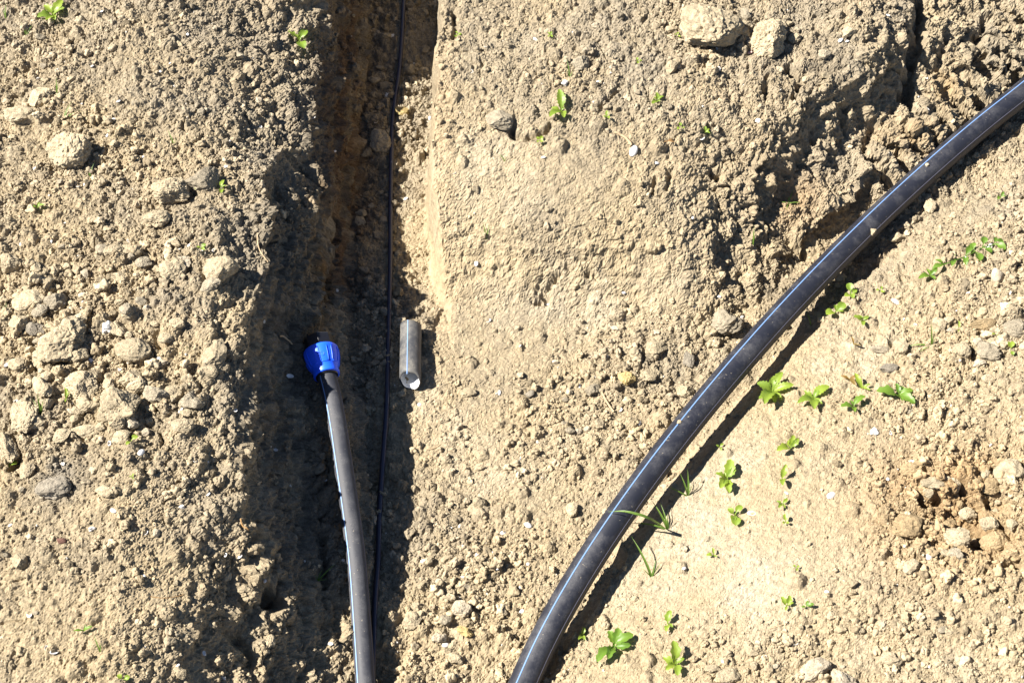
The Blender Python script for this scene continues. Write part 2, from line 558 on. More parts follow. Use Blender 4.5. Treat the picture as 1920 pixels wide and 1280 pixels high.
warp = np.stack([perlin(P, 9, 3.1) * .02 + perlin(P, 45, 8.1) * .007, perlin(P, 9, 17.7) * .02 + perlin(P, 45, 28.1) * .007, perlin(P, 9, 31.3) * .02 + perlin(P, 45, 48.1) * .007], 1)
Pw = P + warp
d = perlin(P, 2.6, 1.5) * .030 * np.minimum(ro, 1.0)
d += perlin(P, 6.5, 5.5) * .022 * ro + perlin(P, 4.3, 15.5) * .010
P0, P = P, Pw
d += billow(15, 9.1) * .019 * ro
d += billow(34, 2.7) * .009 * ro
d += billow(78, 12.3) * .0050 * (0.35 + 0.65 * ro)
n5 = perlin(P, 160, 4.4)
d += n5 * .0036 * (0.25 + 0.75 * np.minimum(ro, 1.4))
d += rng.normal(0, .0013, len(P)).astype(np.float32) * (0.2 + 0.8 * np.minimum(ro, 1.5))
d += billow(8.5, 61.1) * .038 * np.clip(ro - .95, 0, 1.2)
st = steep[idx] * np.where(NN[idx, 0] < -.35, .25, 1.0)
Ps = P * np.array([3.0, 2.2, 30.0], np.float32)
d += (perlin(Ps, 1, 91.0) * .030 + (np.abs(perlin(Ps, 2.3, 95.0)) - .2) * .022) * np.clip(st * 2.2 - .25, 0, 1)
d += billow(22, 70.7) * .020 * np.clip(st * 2.2 - .25, 0, 1)
# cracks in the drier crust
c1 = np.abs(perlin(P, 8.5, 40.2))
cm = np.clip((perlin(P0, 3.2, 21.0) + 0.02) * 6, 0, 1) * np.clip(ro * 1.6 - 0.5, 0, 1.3)
brk = np.clip(perlin(P, 24, 88.0) * 3 + .45, 0, 1)
d -= np.exp(-(c1 / 0.016) ** 2) * .017 * cm * brk
c2 = np.abs(perlin(P, 19, 55.2))
d -= np.exp(-(c2 / 0.03) ** 2) * .008 * cm * (1 - .6 * brk)
P = P0
disp = np.zeros(nx * ny, np.float32)
disp[idx] = d

# embedded lumps pressed into the relief
B = np.zeros((nx, ny), np.float32)
NL = 60000
lx = rng.uniform(x0, x1, NL)
ly = rng.uniform(y0, y1, NL)
lr = 0.0042 * (rng.pareto(2.4, NL) + 1)
lr = np.clip(lr, 0.004, 0.026)
keep = rng.random(NL) < np.clip(region(lx, ly)[:, 2] ** 1.3 * 0.7, 0.05, 1)
for x, y, r in zip(lx[keep], ly[keep], lr[keep]):
    e = r * 1.3
    i0, i1 = np.searchsorted(GX, x - e), np.searchsorted(GX, x + e)
    j0, j1 = np.searchsorted(GY, y - e), np.searchsorted(GY, y + e)
    a = random.uniform(0, 3.14)
    s = random.uniform(.65, 1)
    dx, dy = (GX[i0:i1, None] - x), (GY[None, j0:j1] - y)
    u = (dx * math.cos(a) + dy * math.sin(a)) / r
    v = (-dx * math.sin(a) + dy * math.cos(a)) / (r * s)
    q = np.maximum(np.maximum(np.abs(u), np.abs(v)) * .95, (np.abs(u) + np.abs(v)) * .78)
    h = np.clip(1 - q ** 3, 0, 1) * r * random.uniform(.45, .8)
    np.maximum(B[i0:i1, j0:j1], h, out=B[i0:i1, j0:j1])
disp += B.ravel() * np.clip(1.2 - 2 * steep, 0.15, 1)
disp *= np.where(NN[:, 0] < -.55, .35, 1.0).astype(np.float32)
V += NN * disp[:, None]

# crevices and holes that stand out in the photograph
VZ = V[:, 2].reshape(nx, ny)
for pts, dep, wid in [([(1728, -20), (1722, 60), (1708, 130), (1700, 190)], .060, .020), ([(1480, 120), (1500, 150), (1490, 185)], .035, .012), ([(1440, 140), (1432, 180)], .03, .010), ([(955, 235), (962, 252), (985, 258), (1015, 250), (1035, 236)], .028, .010), ([(962, 225), (960, 250)], .03, .010),
                      ([(1230, 330), (1222, 360), (1240, 365)], .025, .008), ([(1262, 310), (1250, 355)], .02, .007), ([(1340, 320), (1352, 330)], .04, .016), ([(1600, 170), (1580, 215), (1590, 250)], .028, .012), ([(1530, 250), (1500, 300), (1480, 320)], .03, .014), ([(1640, 230), (1620, 280)], .028, .012),
                      ([(1780, 60), (1760, 130)], .025, .012), ([(1850, 30), (1830, 110)], .03, .014), ([(1480, 455), (1510, 470)], .045, .018), ([(1010, 545), (1030, 560), (1000, 568)], .03, .010), ([(1050, 515), (1030, 540)], .02, .008), ([(850, 20), (855, 50), (850, 70)], .03, .008),
                      ([(1820, 992), (1835, 1018)], .11, .024), ([(1760, 985), (1770, 970)], .05, .018), ([(1850, 930), (1880, 940)], .05, .018), ([(1720, 930), (1740, 945)], .04, .014), ([(1800, 905), (1806, 918)], .045, .014), ([(1832, 960), (1838, 972)], .05, .013), ([(1770, 1052), (1780, 1058)], .02, .010), ([(1765, 930), (1758, 950)], .035, .012), ([(1885, 1066), (1910, 1056)], .04, .014),
                      ([(1770, 655), (1778, 668)], .04, .010), ([(1822, 650), (1826, 664)], .04, .010), ([(1095, 505), (1120, 520)], .015, .008), ([(1168, 160), (1120, 205)], .018, .008), ([(500, 1100), (515, 1130)], .05, .022), ([(440, 1180), (470, 1230)], .04, .022), ([(30, 850), (26, 880)], .035, .014),
                      ([(60, 640), (70, 700)], .02, .01), ([(290, 610), (300, 650)], .015, .012), ([(560, 300), (600, 345)], .03, .02), ([(520, 330), (540, 400)], .03, .02), ([(600, 1000), (606, 1100)], .03, .012), ([(620, 560), (625, 480), (635, 400)], .035, .012)]:
    W = resample(np.array([hit(p[0], p[1], HH) for p in pts]), .006)
    for p in W:
        r = wid * random.uniform(.6, 1.3)
        ox_, oy_ = random.gauss(0, wid * .25), random.gauss(0, wid * .25)
        i0, i1 = np.searchsorted(GX, p[0] + ox_ - 2.2 * r), np.searchsorted(GX, p[0] + ox_ + 2.2 * r)
        j0, j1 = np.searchsorted(GY, p[1] + oy_ - 2.2 * r), np.searchsorted(GY, p[1] + oy_ + 2.2 * r)
        q = ((GX[i0:i1, None] - p[0] - ox_) ** 2 + (GY[None, j0:j1] - p[1] - oy_) ** 2) / r ** 2
        VZ[i0:i1, j0:j1] -= (np.exp(-q * q) * dep * .30 * (.006 / wid) ** .5 * 1.6).astype(np.float32)
V[:, 2] = VZ.ravel()

# soil colour: tan, grey and brown earths, plus shade painted on the trench wall
tan = np.array([.432, .342, .214], np.float32)
gry = np.array([.302, .258, .193], np.float32)
pal = np.array([.520, .446, .325], np.float32)
brn = np.array([.185, .115, .065], np.float32)
drk = np.array([.135, .114, .088], np.float32)  # dark mottling of grey soil, also used for the painted wall shade
C = np.empty((nx * ny, 3), np.float32)
C[:] = tan
gm = np.clip(grey * 1.0, 0, 1)
nz = np.zeros(nx * ny, np.float32)
nz[idx] = perlin(P, 5, 77) + .6 * perlin(P, 14, 71) + .4 * perlin(P, 40, 61)
gm = np.clip(gm + nz * .55, 0, 1)[:, None]
C = C * (1 - gm) + gry * gm
nz2 = np.zeros(nx * ny, np.float32)
nz2[idx] = perlin(P, 3.3, 177) + .5 * perlin(P, 11, 171) + .3 * perlin(P, 30, 161)
pm = np.clip((nz2 - .12) * 1.6, 0, .7)[:, None] * np.clip(1.1 - rough, 0.1, 1)[:, None]
C = C * (1 - pm) + pal * pm
dm = np.clip((-nz2 - .25) * 2.0, 0, .6)[:, None] * np.clip(grey * 1.4, 0, 1)[:, None]
C = C * (1 - dm) + drk * dm


strk = np.zeros(nx * ny, np.float32)
strk[idx] = perlin(P * np.array([1.6, .5, 2.2], np.float32), 11, 301) + .55 * perlin(P * np.array([1.6, .6, 2.2], np.float32), 30, 305) + .4 * perlin(P, 70, 309)
strk = np.clip(strk * 5 + .35, 0, 1)


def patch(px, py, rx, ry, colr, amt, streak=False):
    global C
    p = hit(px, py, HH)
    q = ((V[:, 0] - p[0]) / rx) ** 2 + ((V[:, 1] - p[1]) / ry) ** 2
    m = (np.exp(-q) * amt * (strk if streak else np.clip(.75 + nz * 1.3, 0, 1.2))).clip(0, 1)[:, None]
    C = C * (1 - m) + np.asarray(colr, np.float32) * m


for a in [(650, 60, .08, .3, drk, .9), (640, 220, .07, .3, drk, .9), (650, 350, .06, .25, drk, .9), (560, 700, .10, .4, (.15, .13, .10), .85), (590, 950, .08, .25, (.15, .13, .10), .85), (560, 420, .09, .2, (.17, .14, .10), .8),  # trench wall shade darkened into the soil colour
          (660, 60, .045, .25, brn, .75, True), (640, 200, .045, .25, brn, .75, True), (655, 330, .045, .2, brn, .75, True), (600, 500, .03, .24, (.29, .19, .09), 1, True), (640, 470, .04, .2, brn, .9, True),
          (690, 420, .04, .10, brn, .35), (830, 330, .035, .40, (.50, .37, .22), .8), (850, 430, .12, .12, (.50, .40, .25), .6), (1780, 160, .06, .09, (.40, .28, .14), .8), (1700, 270, .14, .05, (.40, .28, .15), .7),
          (1480, 380, .12, .10, (.38, .26, .14), .6), (1810, 960, .24, .19, (.41, .265, .125), .85), (1600, 470, .10, .05, (.36, .24, .13), .5), (1380, 1080, .28, .18, pal, .75), (1450, 880, .18, .12, pal, .5),
          (1100, 560, .22, .10, pal, .45), (300, 560, .08, .05, (.20, .18, .15), .5), (100, 900, .06, .05, (.20, .18, .15), .8), (1760, 960, .24, .13, (.36, .25, .14), .6)]:
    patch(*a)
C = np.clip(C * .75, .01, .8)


# ------------------------------------------------------------------ pipe and cable routes (pixel + height, from their contact with the ground)
def spline(pts, n):
    P = np.asarray(pts, float)
    t = np.concatenate([[0], np.cumsum(np.linalg.norm(np.diff(P, axis=0), axis=1))])
    m = np.gradient(P, t, axis=0)
    s = np.linspace(0, t[-1], n)
    k = np.clip(np.searchsorted(t, s, 'right') - 1, 0, len(t) - 2)
    h = (t[k + 1] - t[k])[:, None]
    u = ((s - t[k])[:, None]) / h
    return ((2 * u ** 3 - 3 * u ** 2 + 1) * P[k] + (u ** 3 - 2 * u ** 2 + u) * h * m[k] + (-2 * u ** 3 + 3 * u ** 2) * P[k + 1] + (u ** 3 - u ** 2) * h * m[k + 1])


R_BIG, R_SM, R_CAB = .0365, .0250, .0070
big_px = [(2250, -110, 0.105), (2085, 25, 0.1), (1923.4, 170, 0.098), (1835.4, 240, 0.0939), (1753.0, 310, 0.0895), (1675.4, 380, 0.086), (1602.2, 450, 0.09), (1532.8, 520, 0.0986), (1466.7, 590, 0.1111), (1403.7, 660, 0.1228), (1343.6, 730, 0.1284), (1286.3, 800, 0.129), (1231.8, 870, 0.1262), (1180.3, 940, 0.1199), (1131.9, 1010, 0.1114), (1087.0, 1080, 0.1), (1046.0, 1150, 0.0854), (1009.5, 1220, 0.0679), (978.0, 1290, 0.0539), (932, 1400, 0.042), (875, 1540, 0.036)]
BIG = spline([at(*p) for p in big_px], 240)
sm_px = [(611, 697, .183), (624, 750, .174), (633, 800, .165), (642, 860, .152), (656, 954, .122), (668, 1047, .093), (677, 1160, .060), (685, 1280, .036), (691, 1400, .026), (698, 1540, .024)]
SM = spline([at(*p) for p in sm_px], 160)
cab_px = [(770, -250), (762, -100), (757, 0), (753.6, 70), (747.7, 140), (740.7, 187), (736, 234), (733.7, 300), (732, 400), (732, 470), (728, 650), (724, 780), (718, 860), (711, 977), (709, 1047), (703, 1130), (701, 1190), (699, 1260), (698, 1400)]

HSB = blur(V[:, 2].reshape(nx, ny).astype(float), 3, 1)
pf, pn = at(770.5, 611, .036), at(769.0, 713, .036)
OFF = np.array([pf + (pn - pf) * t for t in np.linspace(-.12, 1.35, 60)])
cp = []
for p in cab_px:
    q = hit(p[0], p[1], HSB)
    zc = min(q[2], .05) + R_CAB * .8
    cp.append([p[0], p[1], zc])
cp = np.array(cp)
cp[:, 2] += .003
cp[:, 2] = np.convolve(np.pad(cp[:, 2], 1, mode='edge'), [.25, .5, .25], 'valid')
CAB = spline([at(*p) for p in cp], 220)
# let the ground give way under the pipes
VZ = V[:, 2].reshape(nx, ny)
for path, r in ((BIG, R_BIG), (SM, R_SM), (OFF, .030), (CAB, R_CAB * 2.4)):
    for p in path:
        i0, i1 = np.searchsorted(GX, p[0] - r * 1.3), np.searchsorted(GX, p[0] + r * 1.3)
        j0, j1 = np.searchsorted(GY, p[1] - r * 1.3), np.searchsorted(GY, p[1] + r * 1.3)
        if i1 <= i0 or j1 <= j0:
            continue
        q = (GX[i0:i1, None] - p[0]) ** 2 + (GY[None, j0:j1] - p[1]) ** 2
        cap = p[2] - np.sqrt(np.clip(r * r - q, 0, None)) + 0.002 if r > R_CAB * 2.4 else p[2] - R_CAB * .8 + 0 * q
        cap = np.where(q < r * r, cap, p[2] + (np.sqrt(q) - r) * 3)
        VZ[i0:i1, j0:j1] = np.minimum(VZ[i0:i1, j0:j1], cap)
V[:, 2] = VZ.ravel()
HF = V[:, 2].reshape(nx, ny).astype(float)
HS = blur(HF, 3, 1)

ii = np.arange(nx * ny).reshape(nx, ny)
F = np.stack([ii[:-1, :-1].ravel(), ii[1:, :-1].ravel(), ii[1:, 1:].ravel(), ii[:-1, 1:].ravel()], 1)
gme = smooth(mesh_np('ground', V, F), False)
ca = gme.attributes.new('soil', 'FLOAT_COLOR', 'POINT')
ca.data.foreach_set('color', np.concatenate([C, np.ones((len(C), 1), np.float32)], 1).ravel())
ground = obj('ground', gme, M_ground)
ground['kind'] = 'structure'
ground['label'] = 'dry tan and grey dug soil with two narrow trenches'


# ------------------------------------------------------------------ swept tubes
def frames(path):
    T = np.gradient(path, axis=0)
    T /= np.linalg.norm(T, axis=1)[:, None]
    S = np.cross(T, np.array([0, 0, 1.0]))
    S /= np.linalg.norm(S, axis=1)[:, None]
    U = np.cross(S, T)
    return T, S, U


def tube(name, path, r, n, mat, parent, wall=None, ends=True):
    T, S, U = frames(path)
    a = np.linspace(0, 2 * np.pi, n, endpoint=False)
    ring = S[:, None] * np.cos(a)[None, :, None] + U[:, None] * np.sin(a)[None, :, None]
    Vv = path[:, None] + ring * r
    m = len(path)
    k = np.arange(m * n).reshape(m, n)
    Ff = np.stack([k[:-1], np.roll(k, -1, 1)[:-1], np.roll(k, -1, 1)[1:], k[1:]], -1).reshape(-1, 4)
    Vv = Vv.reshape(-1, 3)
    if wall:
        Vi = (path[:, None] + ring * (r - wall)).reshape(-1, 3)
        Fi = Ff[:, ::-1] + m * n
        caps = []
        for e in (0, m - 1):
            o = k[e]
            q = np.stack([o, np.roll(o, -1), np.roll(o, -1) + m * n, o + m * n], 1)
            caps.append(q[:, ::-1] if e == 0 else q)
        Vv = np.concatenate([Vv, Vi])
        Ff = np.concatenate([Ff, Fi] + caps)
    me = smooth(mesh_np(name, Vv, Ff))
    return obj(name, me, mat, parent)


def strip(name, path, r, ang, width, mat, parent, lift=.0005, twist=0.0):
    """a thin raised band along a tube at an angle round it"""
    T, S, U = frames(path)
    m = len(path)
    tw = np.linspace(0, twist, m)
    h = width / r / 2
    rows = []
    for da, rr in ((-h, r - .0006), (-h, r + lift), (0, r + lift * 1.15), (h, r + lift), (h, r - .0006)):
        a = ang + tw + da
        rows.append(path + (S * np.cos(a)[:, None] + U * np.sin(a)[:, None]) * rr)
    Vv = np.stack(rows, 1)
    n = len(rows)
    k = np.arange(m * n).reshape(m, n)
    Ff = np.stack([k[:-1, :-1], k[:-1, 1:], k[1:, 1:], k[1:, :-1]], -1).reshape(-1, 4)
    me = mesh_np(name, Vv.reshape(-1, 3), Ff)
    return obj(name, me, mat, parent)


# which side of the path is "S"? path runs away from upper right to lower left for BIG
big = empty('water_pipe', (0, 0, 0))
tag(big, 'long thick black plastic pipe with blue stripe curving diagonally through the right channel', 'pipe')
tube('tube', BIG, R_BIG, 40, M_pipe, big, wall=.006)
TB, SB, UB = frames(BIG)


def ang_of(S, U, d):
    d = np.asarray(d, float)
    return math.atan2(float(np.dot(U, d)), float(np.dot(S, d)))


STRIPE_ANG = ang_of(SB[120], UB[120], (-.42, .02, .75))
strip('stripe', BIG, R_BIG, STRIPE_ANG, .0036, M_stripe, big, twist=0.12)
strip('stripe', BIG, R_BIG, STRIPE_ANG - R(78) * (1 if SB[120][0] > 0 else -1), .0018, M_stripe_thin, big, twist=0.12)

small = empty('water_pipe', (0, 0, 0))
tag(small, 'black plastic pipe ending in a bright blue compression nut beside the left trench wall', 'pipe')
tube('tube', SM, R_SM, 36, M_pipe_dusty, small, wall=.005)
TS, SS, US = frames(SM)
A1 = ang_of(SS[80], US[80], (-.75, .0, .75))
A2 = ang_of(SS[80], US[80], (.88, .0, .42))
strip('stripe', SM, R_SM, A1, .0030, M_stripe_pale, small)
strip('stripe', SM, R_SM, A2, .0014, M_stripe_thin, small)


# ------------------------------------------------------------------ blue compression nut and black fitting on the small pipe
def lathe(name, prof, n, mat, parent, M, polyg=None, smooth_on=True):
    """profile (s along axis, radius); M maps local z=axis to world"""
    Vv = []
    for s, r in prof:
        for k in range(n):
            a = 2 * math.pi * k / n
            rr = r
            if polyg:
                b = (a % (2 * math.pi / polyg)) - math.pi / polyg
                rr = r * math.cos(math.pi / polyg) / math.cos(b)
            Vv.append(M @ Vector((rr * math.cos(a), rr * math.sin(a), s)))
    m = len(prof)
    k = np.arange(m * n).reshape(m, n)
    Ff = np.stack([k[:-1], np.roll(k, -1, 1)[:-1], np.roll(k, -1, 1)[1:], k[1:]], -1).reshape(-1, 4)
    me = mesh_np(name, np.array([list(v) for v in Vv]), Ff)
    smooth(me, smooth_on)
    return obj(name, me, mat, parent)


ax = Vector(SM[0] - SM[4]).normalized()
Mfit = Matrix.Translation(Vector(SM[0])) @ ax.to_track_quat('Z', 'Y').to_matrix().to_4x4()
nut_prof = [(-.012, .0255), (-.012, .0350), (-.008, .0356), (.004, .0352), (.008, .0362), (.018, .0412), (.032, .0452), (.046, .0466), (.056, .0470), (.058, .0474), (.064, .0474), (.066, .0462), (.066, .030)]
nut = lathe('compression_nut', nut_prof, 64, M_blue, small, Mfit)
nut['label'] = 'bright blue ribbed compression nut'


def prof_r(s):
    for (a, ra), (b, rb) in zip(nut_prof[1:-1], nut_prof[2:]):
        if a <= s <= b and b > a:
            return ra + (rb - ra) * (s - a) / (b - a)
    return .045


def grip(name, a0, a1, s0, s1, hgt, mat, parent, taper=0.0):
    """a raised block that follows the nut's bell shape"""
    Vv, Ff = [], []
    na, ns = 5, 8
    for top in (0, 1):
        for i in range(ns + 1):
            s = s0 + (s1 - s0) * i / ns
            for j in range(na + 1):
                w_ = 1 - taper * (1 - i / ns)
                a = (a0 + a1) / 2 + (a1 - a0) * (j / na - .5) * w_
                r = prof_r(s) + (hgt if top else -.001)
                Vv.append(Mfit @ Vector((r * math.cos(a), r * math.sin(a), s)))
    o = (ns + 1) * (na + 1)
    q = lambda i, j, t: t * o + i * (na + 1) + j
    for i in range(ns):
        for j in range(na):
            Ff.append((q(i, j, 1), q(i, j + 1, 1), q(i + 1, j + 1, 1), q(i + 1, j, 1)))
    for i in range(ns):
        Ff.append((q(i, 0, 0), q(i, 0, 1), q(i + 1, 0, 1), q(i + 1, 0, 0)))
        Ff.append((q(i, na, 1), q(i, na, 0), q(i + 1, na, 0), q(i + 1, na, 1)))
    for j in range(na):
        Ff.append((q(0, j, 0), q(0, j + 1, 0), q(0, j + 1, 1), q(0, j, 1)))
        Ff.append((q(ns, j, 1), q(ns, j + 1, 1), q(ns, j + 1, 0), q(ns, j, 0)))
    return obj(name, mesh_np(name, np.array([list(v) for v in Vv]), np.array(Ff)), mat, parent)


for k in range(8):
    a = 2 * math.pi * (k + .1) / 8
    # U-shaped raised frame round each recessed grip panel
    grip('rib', a - .27, a - .235, .012, .056, .0017, M_blue, nut)
    grip('rib', a + .235, a + .27, .012, .056, .0017, M_blue, nut)
    grip('rib', a - .235, a + .235, .012, .0145, .0017, M_blue, nut)
# small round moulding mark facing up
up_ang = math.atan2((Mfit.to_3x3().inverted() @ Vector((0.05, -.2, .95))).y, (Mfit.to_3x3().inverted() @ Vector((.05, -.2, .95))).x)
Vv, Ff = [], []
for k in range(24):
    t = 2 * math.pi * k / 24
    for rr, hh in ((.0060, -.0005), (.0060, .0008), (.0048, .0008), (.0048, -.0005)):
        s = .032 + rr * math.cos(t)
        a = up_ang + rr * math.sin(t) / .043
        r = prof_r(s) + hh
        Vv.append(list(Mfit @ Vector((r * math.cos(a), r * math.sin(a), s))))
for k in range(24):
    for c in range(3):
        a, b = k * 4 + c, ((k + 1) % 24) * 4 + c
        Ff.append((a, b, b + 1, a + 1))
obj('moulding_ring', mesh_np('moulding_ring', np.array(Vv), np.array(Ff)), M_blue, nut)
body = lathe('fitting_body', [(.056, .030), (.0665, .0410), (.070, .0420), (.100, .0412), (.103, .0398), (.104, .034), (.098, .032), (.098, .0)], 48, M_black, small, Mfit, polyg=8, smooth_on=False)
body['label'] = 'black eight-sided fitting body behind the blue nut'
lathe('gasket_ring', [(-.013, .0254), (-.016, .0256), (-.016, .0300), (-.0118, .0305)], 48, M_black, small, Mfit)

# ------------------------------------------------------------------ loose pipe offcut
axv = pn - pf
axv /= np.linalg.norm(axv)
piece = empty('pipe_offcut', ((pf + pn) / 2) * [1, 1, 0] + [0, 0, float(interp(HS, *((pf + pn) / 2)[:2])[0])])
tag(piece, 'short cut-off length of dirty grey-black pipe with pale inside on the basin floor', 'pipe')
bpy.context.view_layer.update()


def offcut():
    n, m = 40, 14
    side = np.cross(axv, [0, 0, 1.0])
    side /= np.linalg.norm(side)
    up = np.cross(side, axv)
    L = np.linalg.norm(pn - pf)
    out = {}
    for nm, r in (('outer', .0300), ('inner', .0258)):
        Vv = []
        for i in range(m + 1):
            for k in range(n):
                a = 2 * math.pi * k / n
                # the near end is sawn a little askew, the lower lip further out
                e = .010 * (-math.sin(a)) + .006 * math.cos(a) * (1 if side[0] > 0 else -1) + .0015 * math.sin(5 * a)
                f = -.002 * math.sin(a * 2)
                s = f + (L + e - f) * i / m
                Vv.append(pf + axv * s + (side * math.cos(a) + up * math.sin(a)) * r)
        out[nm] = np.array(Vv)
    k = np.arange((m + 1) * n).reshape(m + 1, n)
    Fo = np.stack([k[:-1], np.roll(k, -1, 1)[:-1], np.roll(k, -1, 1)[1:], k[1:]], -1).reshape(-1, 4)
    caps = []
    o = (m + 1) * n
    for e in (0, m):
        q = np.stack([k[e], np.roll(k[e], -1), np.roll(k[e], -1) + o, k[e] + o], 1)
        caps.append(q[:, ::-1] if e == 0 else q)
    inv = -np.array(piece.location)
    me = smooth(mesh_np('tube', np.concatenate([out['outer'], out['inner']]) + inv, np.concatenate([Fo] + caps)))
    obj('tube', me, M_piece, piece)
    inn = smooth(mesh_np('inner_lining', out['inner'] + inv, Fo[:, ::-1]))
    li = obj('inner_lining', inn, M_inner, piece)
    li['label'] = 'white inside face of the cut pipe'
    path = np.array([pf + axv * L * t for t in np.linspace(.0, .99, 24)]) + inv
    T, S, U = frames(path)
    strip('stripe', path, .0300, ang_of(S[5], U[5], (-.22, 0, .9)), .0022, M_stripe_pale, piece, lift=.0006)


offcut()

# ------------------------------------------------------------------ thin cable on the trench floor
cable = tube('cable', CAB, R_CAB, 14, M_cable, None)
tag(cable, 'thin black cable running along the floor of the narrow trench', 'cable')

# ------------------------------------------------------------------ loose clods and stones
CLODV = []


def ico(sub):
    import bmesh
    bm = bmesh.new()
    bmesh.ops.create_icosphere(bm, subdivisions=sub, radius=1.0)
    bm.verts.ensure_lookup_table()
    Vv = np.array([v.co[:] for v in bm.verts], np.float32)
    Ff = np.array([[v.index for v in f.verts] for f in bm.faces], np.int32)
    bm.free()
    return Vv, Ff


ICO = {s: ico(s) for s in (3, 4, 5)}


def clod_mesh(seed, sub, roughness=1.0, cuts=11, round_=.8):
    g = np.random.default_rng(seed)
    Vv, Ff = ICO[sub]
    p = Vv.copy()
    p *= g.uniform(.8, 1.1, 3).astype(np.float32)
    for _ in range(cuts):
        n = g.normal(size=3)
        n /= np.linalg.norm(n)
        dd = g.uniform(.52, .86)
        ex = np.clip(p @ n.astype(np.float32) - dd, 0, None)
        p -= ex[:, None] * n.astype(np.float32) * .92
    q = p / np.linalg.norm(p, axis=1)[:, None]
    o = seed * 3.7
    h = perlin(p, 1.3, o) * .26 + (np.abs(perlin(p, 2.8, o + 5)) - .2) * .22 * roughness + (np.abs(perlin(p, 6, o + 9)) - .2) * .12 * roughness + perlin(p, 13, o + 2) * .07 * roughness + g.normal(0, .011, len(p)).astype(np.float32) * roughness
    cr = np.abs(perlin(p, 1.7, o + 30))
    h -= np.exp(-(cr / .03) ** 2) * .07 * roughness
    p = p + q * h[:, None]
    return smooth(mesh_np('clod', p, Ff), roughness < .5)


BIGC = [clod_mesh(100 + k, 5) for k in range(12)]
MIDC = [clod_mesh(200 + k, 4) for k in range(14)]
SMC = [clod_mesh(300 + k, 3) for k in range(12)]
PEB = [clod_mesh(400 + k, 3, .15, 4) for k in range(5)]
for me in BIGC + MIDC + SMC + PEB:
    me.materials.append(M_clod)
TONE0 = {'t': (.475, .388, .256), 'g': (.375, .318, .228), 'd': (.30, .26, .20), 'w': (.56, .47, .34), 'b': (.42, .31, .175), 'm': (.22, .12, .09), 'y': (.58, .44, .20)}
TONE = {k: tuple(c * .75 for c in v) for k, v in TONE0.items()}


def put_clod(name, px, py, wpx, hpx, tone, label, cat='dirt clod', group=None, pebble=False, sink=.22, flat=None):
    q = hit(px, py + hpx * .22, HS)
    s = mm_px(q)
    rx = wpx * s / 2
    rz = min(rx, hpx * s / 2) * random.uniform(.62, .8) if flat is None else flat * rx
    # the outline's height in the picture is part depth, part height
    ry = min(1.7 * rx, max(.5 * rx, (hpx * s / 2 - rz * .45) / .74))
    lib = PEB if pebble else (BIGC if max(wpx, hpx) > 62 else MIDC if max(wpx, hpx) > 26 else SMC)
    o = obj(name, random.choice(lib))
    z = float(interp(HS, q[0], q[1])[0])
    o.location = (q[0], q[1], z + rz * (1 - 2 * sink) + .0)
    o.rotation_euler = (random.uniform(-.25, .25), random.uniform(-.25, .25), random.choice([0, math.pi]) + random.uniform(-.5, .5))
    k = 1.25 if max(wpx, hpx) > 40 else 1.15
    o.scale = (rx * k, ry * k, rz * k)
    k = random.uniform(.88, 1.12)
    o.color = (*[c * k for c in TONE[tone]], 1)
    tag(o, label, cat, group)
    return o


